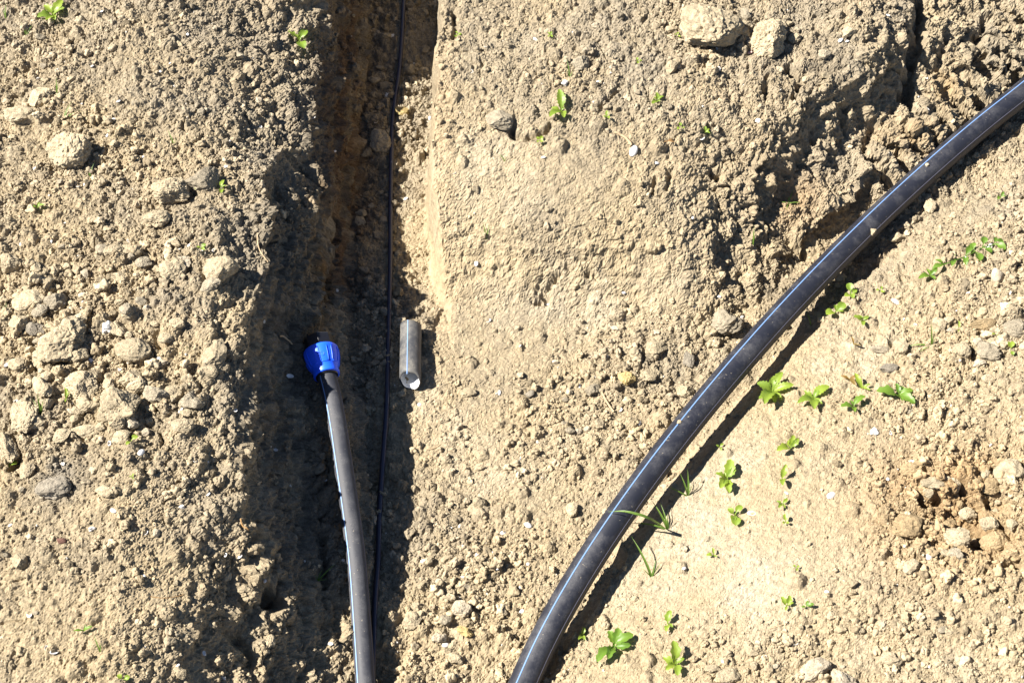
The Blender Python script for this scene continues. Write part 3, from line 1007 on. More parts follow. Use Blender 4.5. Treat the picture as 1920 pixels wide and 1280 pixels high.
LM = [(124, 631, 'the largest left clod'), (249, 650, 'the smooth oval left clod'), (153, 716, 'the wide crumbly left clod'), (225, 757, 'the big blocky left clod'), (359, 746, 'the rubble-end grey clod'),
      (416, 500, 'the square trench-edge clod'), (404, 660, 'the upright angular left clod'), (59, 561, 'the double-lobed left clod'), (215, 467, 'the pointed left clod'), (44, 766, 'the ridge-like left clod'), (344, 793, 'the egg-shaped left clod'),
      (327, 348, 'the large flat tan clod'), (383, 333, 'the large flat grey clod'), (37, 212, 'the wide upper left clod'), (132, 272, 'the tilted soil slab'), (101, 33, 'the top left rosette weed'), (562, 82, 'the three-leaved weed'),
      (101, 907, 'the dark grey lump'), (198, 919, 'the ochre lower left clod'), (116, 1011, 'the maroon pebble'), (158, 1184, 'the narrow-leaved left weed'), (338, 1258, 'the bottom-edge rounded clod'), (40, 1048, 'the leaning flat stone'),
      (600, 655, 'the blue nut'), (771, 655, 'the pipe offcut'), (755, 208, 'the yellowish trench stone'), (712, 262, 'the biggest grey trench clod'), (733, 69, 'the curved trench shell'), (748, 545, 'the brownish trench clod'),
      (1328, 48, 'the largest plateau clod'), (1437, 66, 'the second large plateau clod'), (1544, 99, 'the round grey plateau stone'), (1089, 117, 'the egg-shaped plateau stone'), (1052, 212, 'the toothed plateau weed'), (939, 222, 'the half-buried plateau lump'), (1188, 284, 'the long shell sliver'),
      (1230, 645, 'the angular standing stone'), (1173, 704, 'the white and yellow stone'), (1140, 755, 'the thick dry straw'), (1284, 732, 'the clod against the long pipe'), (993, 736, 'the dark basin pebble'), (1025, 569, 'the cream round shell'), (1360, 598, 'the slope-foot lump'),
      (866, 1135, 'the biggest pale basin stone'), (872, 1179, 'the yellowish basin stone'), (772, 1159, 'the shade-edge clod'), (852, 1230, 'the clod below the basin pile'), (899, 937, 'the lump in the lower basin'), (990, 984, 'the bright oval basin shell'),
      (1529, 1250, 'the large pale angular stone'), (1671, 1230, 'the broad lower right clod'), (1655, 1167, 'the pale square stone'), (1707, 1058, 'the lone oval bank clod'), (1796, 1003, 'the large bright pit clod'), (1700, 981, 'the broad ochre clod'), (1814, 962, 'the clod in the pit centre'),
      (1892, 880, 'the big right-edge clod'), (1743, 1041, 'the brightest bank shell'), (1868, 513, 'the cream bank pebble'), (1801, 652, 'the upright bank clod'), (1848, 608, 'the smooth brown clod'), (1746, 648, 'the yellowing grass tuft'), (1684, 744, 'the deep green weed'),
      (1680, 566, 'the ring-shaped shell'), (1559, 929, 'the pale oval bank shell'), (1266, 1246, 'the lowest weed'), (1475, 1138, 'the two small bank weeds'), (1448, 738, 'the largest weed'), (1362, 900, 'the four-leaved bank weed'), (1850, 1180, 'the lower right corner')]
ASK = []


def by_neighbour(o, px, py, what):
    ASK.append((o, px, py, what))


def settle_labels():
    seen = {}
    for o, px, py, what in ASK:
        best = min(LM, key=lambda l: math.hypot(l[0] - px, l[1] - py))
        dx, dy = px - best[0], py - best[1]
        v = 'above' if dy < 0 else 'below'
        h = 'left of' if dx < 0 else 'right of'
        if abs(dx) > 2.2 * abs(dy):
            d_ = h
        elif abs(dy) > 2.2 * abs(dx):
            d_ = v
        else:
            d_ = v + ' and ' + h
        seen.setdefault((what, d_, best[2]), []).append((math.hypot(dx, dy), o))
    for (what, d_, nm), rows in seen.items():
        rows.sort(key=lambda r: r[0])
        for k, (_, o) in enumerate(rows):
            lab = f'{what} {d_} {nm}'
            if len(rows) > 1:
                lab += ', ' + ['nearest', 'second nearest', 'third nearest', 'fourth nearest', 'fifth nearest', 'sixth nearest', 'seventh nearest', 'eighth nearest', 'ninth nearest', 'tenth nearest'][min(k, 9)]
            o['label'] = lab


# px, py, w, h, tone, label, (category)
CL = [
    (124, 631, 88, 92, 't', 'largest angular tan clod on the left mound with dark shaded right face'),
    (249, 650, 62, 48, 't', 'smooth oval tan clod right of the largest clod on the left mound'),
    (84, 664, 40, 46, 't', 'small rounded clod tucked against the lower left of the largest left clod'),
    (153, 716, 64, 60, 't', 'wide crumbly clod directly below the largest clod on the left mound'),
    (250, 704, 44, 40, 't', 'rounded clod just below the smooth oval clod on the left mound'),
    (225, 757, 72, 76, 't', 'big blocky pale clod at the lower centre of the left rubble'),
    (292, 736, 46, 32, 'g', 'grey low clod right of the big blocky pale clod'),
    (326, 732, 34, 32, 't', 'wedge-shaped tan clod between two grey clods on the left mound'),
    (359, 746, 44, 44, 'g', 'grey crumbly clod at the right end of the left rubble'),
    (344, 793, 38, 34, 't', 'smooth egg-shaped clod low on the right of the left rubble'),
    (416, 500, 56, 56, 't', 'square tan clod near the trench edge, topmost of the left rubble'),
    (396, 531, 40, 30, 'g', 'flattish grey clod below the square clod near the trench edge'),
    (404, 660, 40, 58, 't', 'upright angular clod standing alone near the edge of the left mound'),
    (390, 692, 38, 26, 't', 'flat clod at the foot of the upright angular clod'),
    (220, 610, 30, 42, 't', 'upright oval clod above the smooth oval clod on the left mound'),
    (227, 516, 34, 27, 't', 'rounded tan lump beside a small flat lump in the upper left rubble'),
    (59, 561, 52, 46, 't', 'double-lobed tan clod above and left of the largest clod'),
    (104, 564, 42, 34, 'g', 'greyish clod right of the double-lobed clod'),
    (18, 490, 40, 40, 't', 'tan clod at the left picture edge above the rubble'),
    (215, 467, 36, 38, 't', 'pointed tan clod with a grass blade lying over it'),
    (270, 490, 26, 28, 'g', 'small dark grey round clod in the upper left rubble'),
    (67, 613, 34, 30, 'd', 'dark grey clod touching the upper left of the largest clod'),
    (44, 766, 46, 84, 't', 'long upright ridge-like clod near the left picture edge'),
    (81, 716, 28, 50, 't', 'narrow upright clod right of the long ridge-like clod'),
    (155, 806, 50, 24, 't', 'flat slab-like clod at the bottom of the left rubble'),
    (12, 826, 36, 66, 't', 'tall clod at the left picture edge below the rubble'),
    (327, 348, 62, 64, 't', 'large flat tan clod beside a grey one on the upper left mound'),
    (383, 333, 56, 48, 'g', 'large flat grey clod beside a tan one on the upper left mound'),
    (37, 212, 60, 46, 't', 'wide tan boulder-like clod near the upper left picture edge'),
    (80, 181, 44, 40, 't', 'crumbly clod just above the wide clod at upper left'),
    (296, 405, 42, 42, 't', 'angular clod below the large flat tan clod at upper left'),
    (132, 272, 78, 84, 't', 'tilted thick slab of soil with dark right edge at upper left'),
    (54, 879, 32, 38, 't', 'upright clod left of the dark grey earth patch at lower left'),
    (101, 907, 56, 48, 'd', 'dark grey crumbly lump of earth at lower left'),
    (198, 919, 36, 26, 't', 'ochre clod with shadow right of the dark grey lump'),
    (40, 1048, 28, 32, 't', 'leaning flat stone near the left edge of the lower mound'),
    (116, 1011, 17, 14, 'm', 'small maroon pebble on the lower left mound', 'pebble'),
    (139, 768, 24, 15, 'w', 'smooth pale oval pebble in the left rubble', 'pebble'),
    (506, 1194, 20, 34, 't', 'upright tan clod perched on the shaded trench slope near the bottom'),
    (338, 1258, 26, 28, 't', 'rounded clod near the bottom edge of the left mound'),
    (1328, 48, 100, 100, 't', 'largest rounded clod on the top plateau with cracked face'),
    (1437, 66, 78, 76, 't', 'second large clod on the top plateau, right of the cracked one'),
    (1391, 57, 28, 24, 't', 'small clod wedged between the two large plateau clods'),
    (1399, 25, 20, 28, 'g', 'upright grey clod above the gap between the two large plateau clods'),
    (1490, 70, 24, 22, 't', 'small clod just right of the second large plateau clod'),
    (1544, 99, 25, 26, 'g', 'smooth round grey stone on the right part of the plateau'),
    (1589, 60, 30, 25, 't', 'low tan lump on the plateau right of the round grey stone'),
    (1089, 117, 36, 32, 'g', 'grey egg-shaped stone beside a grass sprout on the plateau'),
    (1260, 124, 28, 28, 't', 'round clod below and left of the largest plateau clod'),
    (939, 222, 46, 38, 'g', 'half-buried dark lump beside the toothed weed on the plateau'),
    (755, 208, 32, 24, 'y', 'yellowish sunlit stone touching the thin cable in the narrow trench'),
    (712, 262, 42, 46, 'g', 'biggest grey clod in the shaded trench left of the cable'),
    (722, 158, 26, 18, 'g', 'flat grey stone in trench shade just left of the cable'),
    (768, 128, 26, 24, 'g', 'shaded grey clod right of the cable near the top of the trench'),
    (748, 545, 22, 26, 'b', 'brownish shaded clod between cable and pipe offcut top'),
    (1230, 645, 32, 38, 't', 'angular standing stone in the basin near the long pipe'),
    (1173, 704, 32, 31, 'y', 'bright white and yellow stone in the basin'),
    (1217, 699, 36, 32, 't', 'broad tan clod just right of the white and yellow stone'),
    (1111, 727, 30, 28, 'g', 'greyish clod above the dry straw in the basin'),
    (1123, 791, 21, 26, 't', 'tilted tan clod below the dry straw in the basin'),
    (1284, 732, 32, 28, 't', 'clod lying against the left side of the long pipe'),
    (1291, 670, 22, 30, 'd', 'dark clod left of the long pipe, above the clod leaning on it'),
    (879, 734, 28, 20, 't', 'flat oval clod right of the pipe offcut'),
    (993, 736, 17, 16, 'd', 'small dark pebble in the middle of the basin', 'pebble'),
    (866, 1135, 36, 34, 'w', 'biggest pale stone in the pile at the bottom of the basin'),
    (825, 1193, 28, 24, 'w', 'pale stone at the lower left of the basin pile'),
    (872, 1179, 32, 26, 'y', 'yellowish flat stone in the pile at the bottom of the basin'),
    (835, 1156, 22, 26, 'g', 'grey upright stone left of the biggest pale stone'),
    (772, 1159, 32, 34, 't', 'tan clod with dark shadow at the edge of the trench shade near the bottom'),
    (846, 1117, 26, 19, 't', 'oval clod on top of the basin pile'),
    (852, 1230, 30, 24, 't', 'rounded clod below the pile at the bottom of the basin'),
    (1074, 951, 26, 30, 't', 'clod with dark right side left of the grass blade on the long pipe'),
    (899, 937, 26, 26, 't', 'tan lump with shadow in the lower middle of the basin'),
    (1796, 1003, 54, 42, 't', 'large bright clod left of the deep dark hole on the right bank'),
    (1858, 1010, 44, 38, 'b', 'angular clod right of the deep dark hole on the right bank'),
    (1707, 1058, 34, 34, 't', 'lone oval clod below the ochre pit on the right bank'),
    (1700, 981, 52, 50, 'b', 'broad ochre clod at the left side of the pit on the right bank'),
    (1747, 900, 42, 34, 't', 'pale clod at the top of the pit on the right bank'),
    (1787, 907, 28, 30, 't', 'small angular clod casting a dark shadow at the top of the pit'),
    (1814, 962, 34, 28, 't', 'clod in the centre of the ochre pit on the right bank'),
    (1854, 979, 32, 30, 't', 'rounded clod at the right of the pit above the angular clod'),
    (1892, 880, 46, 46, 't', 'big pale clod at the right picture edge above the pit'),
    (1792, 1035, 28, 26, 'g', 'grey clod just below the deep dark hole on the right bank'),
    (1529, 1250, 52, 38, 'w', 'large pale angular stone at the bottom right'),
    (1579, 1268, 44, 32, 'w', 'rounded pale stone right of the large pale angular stone at the bottom'),
    (1367, 1263, 40, 34, 't', 'brownish lump at the bottom edge left of the large pale stone'),
    (1334, 1250, 30, 20, 't', 'flat clod near the bottom edge right of the lowest weed'),
    (1671, 1230, 38, 30, 't', 'broad clod among the stones at lower right'),
    (1655, 1167, 18, 16, 'w', 'pale yellowish square stone at lower right', 'pebble'),
    (1868, 513, 26, 30, 'w', 'smooth cream-coloured pebble on the right bank below the creeping weed', 'pebble'),
    (1801, 652, 32, 38, 't', 'angular upright clod on the right bank beside a dark gap'),
    (1848, 655, 46, 36, 'g', 'grey crumbly clod right of the angular upright clod'),
    (1848, 608, 52, 32, 'b', 'smooth brown clod on the right bank above the grey crumbly clod'),
    (1901, 611, 42, 38, 'g', 'grey clod at the right picture edge beside the smooth brown clod'),
    (1690, 648, 34, 28, 't', 'rounded clod left of the yellowing grass tuft on the right bank'),
    (1650, 652, 36, 20, 'g', 'low grey clod left of the rounded clod on the right bank'),
    (1760, 605, 24, 28, 't', 'clod with dark right side above the yellowing grass tuft'),
    (1666, 689, 34, 22, 'd', 'dark grey crumbled clod below the low grey clod on the right bank'),
    (1360, 598, 52, 56, 'g', 'half-buried crumbly lump at the slope foot left of the long pipe'),
    (1744, 383, 25, 32, 't', 'tan clod lying on the ground right of the long pipe, upper right'),
    (1680, 445, 28, 24, 't', 'clod at the shadow edge right of the long pipe below the small stuck flake'),
]
for c in CL:
    cat = c[6] if len(c) > 6 else 'dirt clod'
    nm = 'pebble' if cat == 'pebble' else 'dirt_clod'
    if 'stone' in c[5].split(' in ')[0].split(' with ')[0]:
        nm, cat = 'stone', 'stone'
    put_clod(nm, c[0], c[1], c[2], c[3], c[4], c[5], cat, pebble=(nm == 'pebble'))

# medium clods: the rest that can be told apart; alike ones share a description per place
MED = [  # centre, spread, count, sizes, label, group
    ((185, 640), (165, 185), 84, (14, 40), 'small loose dirt clod in the rubble of the left mound', 'small clods in the left rubble'),
    ((250, 200), (250, 150), 22, (12, 22), 'small loose dirt clod on the upper left mound', 'small clods on the upper left mound'),
    ((210, 1060), (200, 180), 16, (10, 20), 'small loose dirt clod on the smooth lower left mound', 'small clods on the lower left mound'),
    ((700, 330), (38, 300), 20, (13, 24), 'small shaded dirt clod on the floor of the narrow trench', 'small clods in the trench'),
    ((1400, 90), (170, 60), 16, (11, 22), 'small loose dirt clod around the two large plateau clods', 'small clods on the plateau'),
    ((1160, 720), (120, 110), 26, (11, 22), 'small loose dirt clod in the upper basin', 'small clods in the upper basin'),
    ((880, 1150), (110, 120), 24, (10, 22), 'small loose stone in the lower basin', 'small stones in the lower basin'),
    ((1620, 1210), (260, 70), 30, (11, 24), 'small loose stone at the foot of the right bank', 'small stones at lower right'),
    ((1810, 680), (110, 150), 26, (12, 24), 'small loose dirt clod on the upper right bank', 'small clods on the upper right bank'),
    ((1795, 960), (120, 95), 34, (14, 36), 'small ochre clod in the pit on the right bank', 'small clods in the pit'),
]
for (cx_, cy_), (sx, sy), n, (s0, s1), lab, grp in MED:
    for _ in range(n):
        while True:
            px, py = cx_ + random.uniform(-1, 1) * sx, cy_ + random.uniform(-1, 1) * sy
            if not (2 < px < 1918 and 2 < py < 1278):
                continue
            # keep off the pipe in the right channel
            if 'basin' in lab and px > 1300 - (py - 650) * .86 - 40:
                continue
            if 'right' in lab and 'foot' not in lab and px < 1700:
                continue
            break
        sz = s0 + (s1 - s0) * random.random() ** 1.8
        ton = random.choice('tttttgw') if 'ochre' not in lab else random.choice('tbb')
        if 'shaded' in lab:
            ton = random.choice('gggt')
        st = 'stone' in lab
        o = put_clod('stone' if st else 'dirt_clod', px, py, sz * random.uniform(.85, 1.2), sz * random.uniform(.75, 1.05), ton, lab, 'stone' if st else 'dirt clod', grp)
        by_neighbour(o, px, py, 'small ' + {'t': 'tan', 'g': 'grey', 'w': 'pale', 'b': 'ochre'}[ton] + (' stone' if st else ' clod'))

# a few flakes of soil lying on the pipes
for k, (px, py, s, lab) in enumerate([(1276, 786, 9, 'small soil flake lying on the blue stripe of the long pipe'), (1740, 304, 9, 'white speck of soil on the long pipe near the upper right'),
                                      (1641, 434, 15, 'upright soil flake stuck on the right side of the long pipe')]):
    zz = [.166, .135, .118][k]
    p = at(px, py, zz)
    j = int(np.argmin(np.linalg.norm(BIG - p, axis=1)))
    dvec = p - BIG[j]
    dvec = dvec - TB[j] * float(np.dot(dvec, TB[j]))
    dvec /= np.linalg.norm(dvec)
    o = obj('soil_flake', SMC[k])
    o.location = BIG[j] + dvec * (R_BIG + .001)
    o.scale = (s * .0008, s * .0010, s * .0006)
    o.color = (*TONE['w' if k == 1 else 't'], 1)
    tag(o, lab, 'soil flake')


# ------------------------------------------------------------------ crumbs too many to count
def crumbs():
    n = 380000
    ci = rng.integers(ox, ox + ncx, n)
    cj = rng.integers(oy, oy + ncy, n)
    k = ci * ny + cj
    clump = np.zeros(nx * ny, np.float32)
    clump[idx] = np.clip(perlin(P, 5, 210) * 2.2 + perlin(P, 17, 213) * 1.2 + .5, .04, 1.5)
    BP = BIG[::4]
    dp = np.full(n, 9.0)
    for p_ in BP:
        dp = np.minimum(dp, np.hypot(V[k, 0] - p_[0], V[k, 1] - p_[1]))
    nearp = np.where((dp < .085) & (dp > .02), 1.0, 0) * np.clip(V[k, 1] * 2 + .6, .1, 1)
    keepm = rng.random(n) < np.clip((dens[k] ** 1.3 + .03) * .55 * clump[k] * np.clip(1.25 - 2.2 * steep[k], .35, 1) + nearp * .22, 0, 1)
    k = k[keepm]
    n = len(k)
    p = V[k].copy()
    size = .0017 * (rng.pareto(2.2, n) + 1)
    size = np.clip(size, .0016, .0125) * np.clip(.7 + .4 * dens[k], .7, 1.25)
    p[:, 2] += size * .25
    me = bpy.data.meshes.new('soil_crumbs')
    me.vertices.add(n)
    me.vertices.foreach_set('co', p.ravel())
    sc = size[:, None] * rng.uniform(.7, 1.25, (n, 3))
    at_ = me.attributes.new('scl', 'FLOAT_VECTOR', 'POINT')
    at_.data.foreach_set('vector', sc.astype(np.float32).ravel())
    at_ = me.attributes.new('rot', 'FLOAT_VECTOR', 'POINT')
    at_.data.foreach_set('vector', rng.uniform(0, 6.28, (n, 3)).astype(np.float32).ravel())
    at_ = me.attributes.new('idx', 'INT', 'POINT')
    at_.data.foreach_set('value', rng.integers(0, 8, n).astype(np.int32))
    cc = C[k] * rng.normal(1.02, .16, n).clip(.55, 1.5)[:, None]
    t = rng.random(n)
    cc[t < .007] = np.array([.58, .55, .50])
    cc[(t > .007) & (t < .04)] *= .6
    cc[(t > .07) & (t < .10)] = np.array([.42, .345, .23])
    at_ = me.attributes.new('soil', 'FLOAT_COLOR', 'POINT')
    at_.data.foreach_set('color', np.concatenate([cc, np.ones((n, 1))], 1).astype(np.float32).ravel())
    me.materials.append(M_crumb)
    o = obj('soil_crumbs', me)
    tag(o, 'loose crumbs of dry soil scattered over the dug ground', 'soil', kind='stuff')
    ng = bpy.data.node_groups.new('crumb_scatter', 'GeometryNodeTree')
    ng.interface.new_socket('Geometry', in_out='INPUT', socket_type='NodeSocketGeometry')
    ng.interface.new_socket('Geometry', in_out='OUTPUT', socket_type='NodeSocketGeometry')
    gi, go = ng.nodes.new('NodeGroupInput'), ng.nodes.new('NodeGroupOutput')
    join = ng.nodes.new('GeometryNodeGeometryToInstance')
    L = ng.links.new
    for q in range(8):
        ic = ng.nodes.new('GeometryNodeMeshIcoSphere')
        ic.inputs['Radius'].default_value = 1
        ic.inputs['Subdivisions'].default_value = 3
        pos = ng.nodes.new('GeometryNodeInputPosition')
        add = ng.nodes.new('ShaderNodeVectorMath')
        add.operation = 'ADD'
        L(pos.outputs[0], add.inputs[0])
        add.inputs[1].default_value = (q * 7.3, q * 3.1, q * 5.7)
        nzn = ng.nodes.new('ShaderNodeTexVoronoi')
        nzn.inputs['Scale'].default_value = .95
        L(add.outputs[0], nzn.inputs['Vector'])
        n2 = ng.nodes.new('ShaderNodeTexNoise')
        n2.inputs['Scale'].default_value = 1.5
        n2.inputs['Detail'].default_value = 3
        L(add.outputs[0], n2.inputs['Vector'])
        ma = ng.nodes.new('ShaderNodeMath')
        ma.operation = 'ADD'
        L(nzn.outputs['Distance'], ma.inputs[0])
        L(n2.outputs[0], ma.inputs[1])
        sc_ = ng.nodes.new('ShaderNodeMath')
        sc_.operation = 'MULTIPLY_ADD'
        L(ma.outputs[0], sc_.inputs[0])
        sc_.inputs[1].default_value = -.85
        sc_.inputs[2].default_value = 1.75
        ml = ng.nodes.new('ShaderNodeVectorMath')
        ml.operation = 'SCALE'
        L(pos.outputs[0], ml.inputs[0])
        L(sc_.outputs[0], ml.inputs['Scale'])
        sp = ng.nodes.new('GeometryNodeSetPosition')
        L(ic.outputs[0], sp.inputs['Geometry'])
        L(ml.outputs[0], sp.inputs['Position'])
        sm = ng.nodes.new('GeometryNodeSetMaterial')
        sm.inputs['Material'].default_value = M_crumb
        L(sp.outputs[0], sm.inputs['Geometry'])
        L(sm.outputs[0], join.inputs[0])

    def named(nm, dt):
        a = ng.nodes.new('GeometryNodeInputNamedAttribute')
        a.data_type = dt
        a.inputs[0].default_value = nm
        return a.outputs[0]
    iop = ng.nodes.new('GeometryNodeInstanceOnPoints')
    L(gi.outputs[0], iop.inputs['Points'])
    L(join.outputs[0], iop.inputs['Instance'])
    iop.inputs['Pick Instance'].default_value = True
    L(named('idx', 'INT'), iop.inputs['Instance Index'])
    L(named('rot', 'FLOAT_VECTOR'), iop.inputs['Rotation'])
    L(named('scl', 'FLOAT_VECTOR'), iop.inputs['Scale'])
    L(iop.outputs[0], go.inputs[0])
    md = o.modifiers.new('crumb_scatter', 'NODES')
    md.node_group = ng
    print('crumbs', n)


crumbs()


# ------------------------------------------------------------------ shells
def shell_mesh(seed):
    g = np.random.default_rng(seed)
    n, m = 14, 4
    Vv = [(0, 0, .42)]
    cut = g.uniform(.6, 1, n)
    for i in range(1, m + 1):
        for k in range(n):
            a = 2 * math.pi * k / n
            r = i / m * (1 if i < m else .82 + .18 * cut[k]) * (1 + .12 * math.cos(a * 2))
            Vv.append((r * math.cos(a), r * .78 * math.sin(a), .42 * (1 - (i / m) ** 2) + .025 * math.sin(7 * a) * i / m))
    top = len(Vv)
    Vv += [(x * .93, y * .93, z - .07) for x, y, z in Vv]
    Ff = []
    for o_, flip in ((0, 0), (top, 1)):
        for k in range(n):
            f = (o_, o_ + 1 + k, o_ + 1 + (k + 1) % n)
            Ff.append(f[::-1] if flip else f)
            for i in range(m - 1):
                a, b = o_ + 1 + i * n + k, o_ + 1 + i * n + (k + 1) % n
                for f in ((a, a + n, b + n), (a, b + n, b)):
                    Ff.append(f[::-1] if flip else f)
    for k in range(n):
        a, b = 1 + (m - 1) * n + k, 1 + (m - 1) * n + (k + 1) % n
        Ff += [(a, a + top, b + top), (a, b + top, b)]
    return smooth(mesh_np('shell', np.array(Vv), np.array(Ff)))


SHM = [shell_mesh(k) for k in range(6)]
for k, me in enumerate(SHM):
    me.materials.append(M_shell)
SHP = shell_mesh(9)
SHP.materials.append(M_shell_pink)
SH_GROUPS = {
    'L1': ('small white shell fragment on the upper left mound', 'shell bits on the upper left mound'),
    'L2': ('small white shell fragment among the rubble of the left mound', 'shell bits in the left rubble'),
    'L3': ('small white shell fragment on the lower left mound and slope', 'shell bits on the lower left mound'),
    'T': ('small white shell fragment in the shaded trench', 'shell bits in the trench'),
    'P': ('small white shell fragment on the plateau between the trenches', 'shell bits on the plateau'),
    'B': ('small white shell fragment on the basin floor', 'shell bits in the basin'),
    'R': ('small white shell fragment on the right bank', 'shell bits on the right bank'),
}
SHELLS = {
    'L1': [(202, 254, 9), (215, 223, 9), (301, 134, 7), (329, 161, 8), (319, 119, 7), (351, 64, 8), (489, 238, 7), (430, 265, 7), (425, 312, 9), (269, 294, 8), (67, 316, 9), (588, 220, 8), (628, 284, 7), (146, 349, 8), (191, 22, 7), (173, 124, 6), (222, 190, 9)],
    'L2': [(173, 677, 14), (225, 690, 10), (12, 684, 11), (299, 672, 8), (77, 640, 8), (96, 652, 8), (205, 831, 9), (403, 470, 10), (356, 460, 9), (242, 452, 8), (39, 459, 7), (96, 453, 7), (30, 752, 8), (215, 655, 7), (442, 769, 9)],
    'L3': [(368, 863, 11), (213, 957, 13), (55, 1151, 14), (87, 1214, 9), (270, 1078, 8), (20, 984, 10), (450, 1043, 9), (423, 1040, 8), (497, 1088, 9), (620, 1206, 10), (383, 1224, 9), (333, 1248, 10), (274, 998, 9), (391, 926, 8), (517, 843, 9)],
    'T': [(705, 228, 10), (611, 900, 6), (694, 623, 8), (776, 1136, 7)],
    'P': [(1004, 74, 9), (1120, 156, 10), (1019, 295, 9), (884, 134, 8), (851, 324, 9), (974, 411, 9), (911, 87, 7), (806, 222, 8), (1299, 408, 8), (1232, 306, 9), (1737, 146, 6), (1740, 205, 6), (1665, 29, 7)],
    'B': [(893, 494, 12), (1348, 556, 11), (1302, 574, 11), (993, 721, 10), (936, 736, 9), (1087, 724, 9), (1161, 768, 11), (788, 759, 11), (1170, 549, 7), (943, 999, 10), (795, 1052, 12), (931, 1063, 13), (894, 1154, 12), (977, 1146, 13), (836, 1209, 13), (972, 860, 12), (862, 986, 7), (916, 601, 9)],
    'R': [(1816, 549, 8), (1876, 771, 10), (1671, 811, 10), (1629, 813, 8), (1717, 610, 8), (1707, 867, 14), (1663, 897, 9), (1475, 924, 9), (1283, 1065, 9), (1492, 1206, 9), (1433, 1231, 9), (1357, 1240, 9), (1367, 1129, 8), (1550, 1109, 9), (1740, 1248, 12), (1777, 1082, 9), (1888, 1088, 9), (1790, 400, 7)],
}
SHU = [(265, 848, 15, 'white shell on the left mound just below the rubble'), (544, 705, 12, 'white shell on the shaded ledge left of the blue nut'), (102, 1221, 15, 'larger white shell near the bottom left corner'),
       (733, 69, 15, 'curved white shell in the dark trench left of the cable top'), (1188, 284, 20, 'long white shell sliver on the plateau beside a bent twig'), (1317, 259, 12, 'white shell touching a small weed on the plateau'),
       (1576, 76, 12, 'left one of two white shells lying together at the top right'), (1588, 78, 10, 'right one of two white shells lying together at the top right'), (990, 984, 15, 'bright white oval shell in the lower basin'),
       (1680, 566, 18, 'ring-shaped white shell on the right bank'), (1559, 929, 18, 'pale oval shell on the smooth right bank'), (1743, 1041, 17, 'brightest white shell below the ochre pit'), (1409, 962, 14, 'pale bluish shell beside a weed on the smooth bank'),
       (1198, 793, 13, 'grey-white shell in the basin left of the long pipe'), (1025, 569, 12, 'cream round shell at the foot of the plateau slope'), (760, 373, 10, 'white shell on the sunlit strip of the trench floor')]
SHK = [(1606, 1171, 12, 'pinkish red shell bit among the stones at lower right'), (212, 1020, 14, 'pinkish oval shell on the lower left mound'), (1405, 99, 11, 'pinkish shell bit below the gap between the large plateau clods')]


def put_shell(px, py, s, lab, grp=None, me=None):
    q = hit(px, py, HF)
    k = mm_px(q) * s / 2
    o = obj('shell_fragment', me or random.choice(SHM))
    o.location = (q[0], q[1], q[2] + k * .12)
    tilt = random.uniform(-.5, .5)
    o.rotation_euler = (tilt + (math.pi if random.random() < .3 else 0), random.uniform(-.5, .5), random.uniform(0, 6.28))
    o.scale = (k * 1.1, k * 1.1, k * random.uniform(.7, 1.1))
    tag(o, lab, 'shell', grp)
    if grp:
        by_neighbour(o, px, py, ('tiny' if s < 9 else 'small') + ' white shell bit')


for key, rows in SHELLS.items():
    for px, py, s in rows:
        put_shell(px, py, s, SH_GROUPS[key][0], SH_GROUPS[key][1])
for px, py, s, lab in SHU:
    put_shell(px, py, s, lab)
for px, py, s, lab in SHK:
    put_shell(px, py, s, lab, me=SHP)


# ------------------------------------------------------------------ weeds
def leaf_mesh(kind, seed):
    g = np.random.default_rng(seed)
    n = 14
    rows = []
    for i in range(n + 1):
        t = i / n
        if kind == 'spoon':
            wd = .045 if t < .22 else (.040 + (.03 if i % 4 < 2 else -.02) * (t > .25)) + .19 * math.sin(math.pi * min(1, (t - .22) / .78) ** .85) ** .8
        elif kind == 'toothed':
            wd = .04 if t < .12 else .035 + .175 * math.sin(math.pi * ((t - .12) / .88) ** .95) ** .85
            wd *= 1 + (.22 if i % 2 else -.12) * (t > .15)
        elif kind == 'round':
            wd = .05 if t < .35 else .045 + .26 * math.sqrt(max(0, 1 - ((t - .675) / .325) ** 2))
        else:
            wd = .03 + .12 * math.sin(math.pi * t) ** .8
        if i == n:
            wd = .012
        arch = .20 * math.sin(t * 1.9) - .28 * t * t
        wav = .02 * math.sin(t * 11 + seed)
        sw = .05 * math.sin(t * 3 + seed)
        f = wd * .42
        rows.append([(t, -wd + sw, arch + f + wav), (t, -wd * .5 + sw, arch + f * .55), (t, sw, arch - .012), (t, wd * .5 + sw, arch + f * .55), (t, wd + sw, arch + f - wav)])
    Vv = np.array(rows).reshape(-1, 3)
    k = np.arange((n + 1) * 5).reshape(n + 1, 5)
    Ff = np.stack([k[:-1, :-1], k[1:, :-1], k[1:, 1:], k[:-1, 1:]], -1).reshape(-1, 4)
    return smooth(mesh_np('leaf', Vv, Ff))


LEAF = {}
for kind in ('spoon', 'toothed', 'round', 'narrow'):
    for mn, mt in (('n', M_leaf), ('d', M_leaf_dark), ('r', M_leaf_red)):
        LEAF[kind, mn] = []
        for s in range(3):
            me = leaf_mesh(kind, s + 1)
            me.materials.append(mt)
            LEAF[kind, mn].append(me)


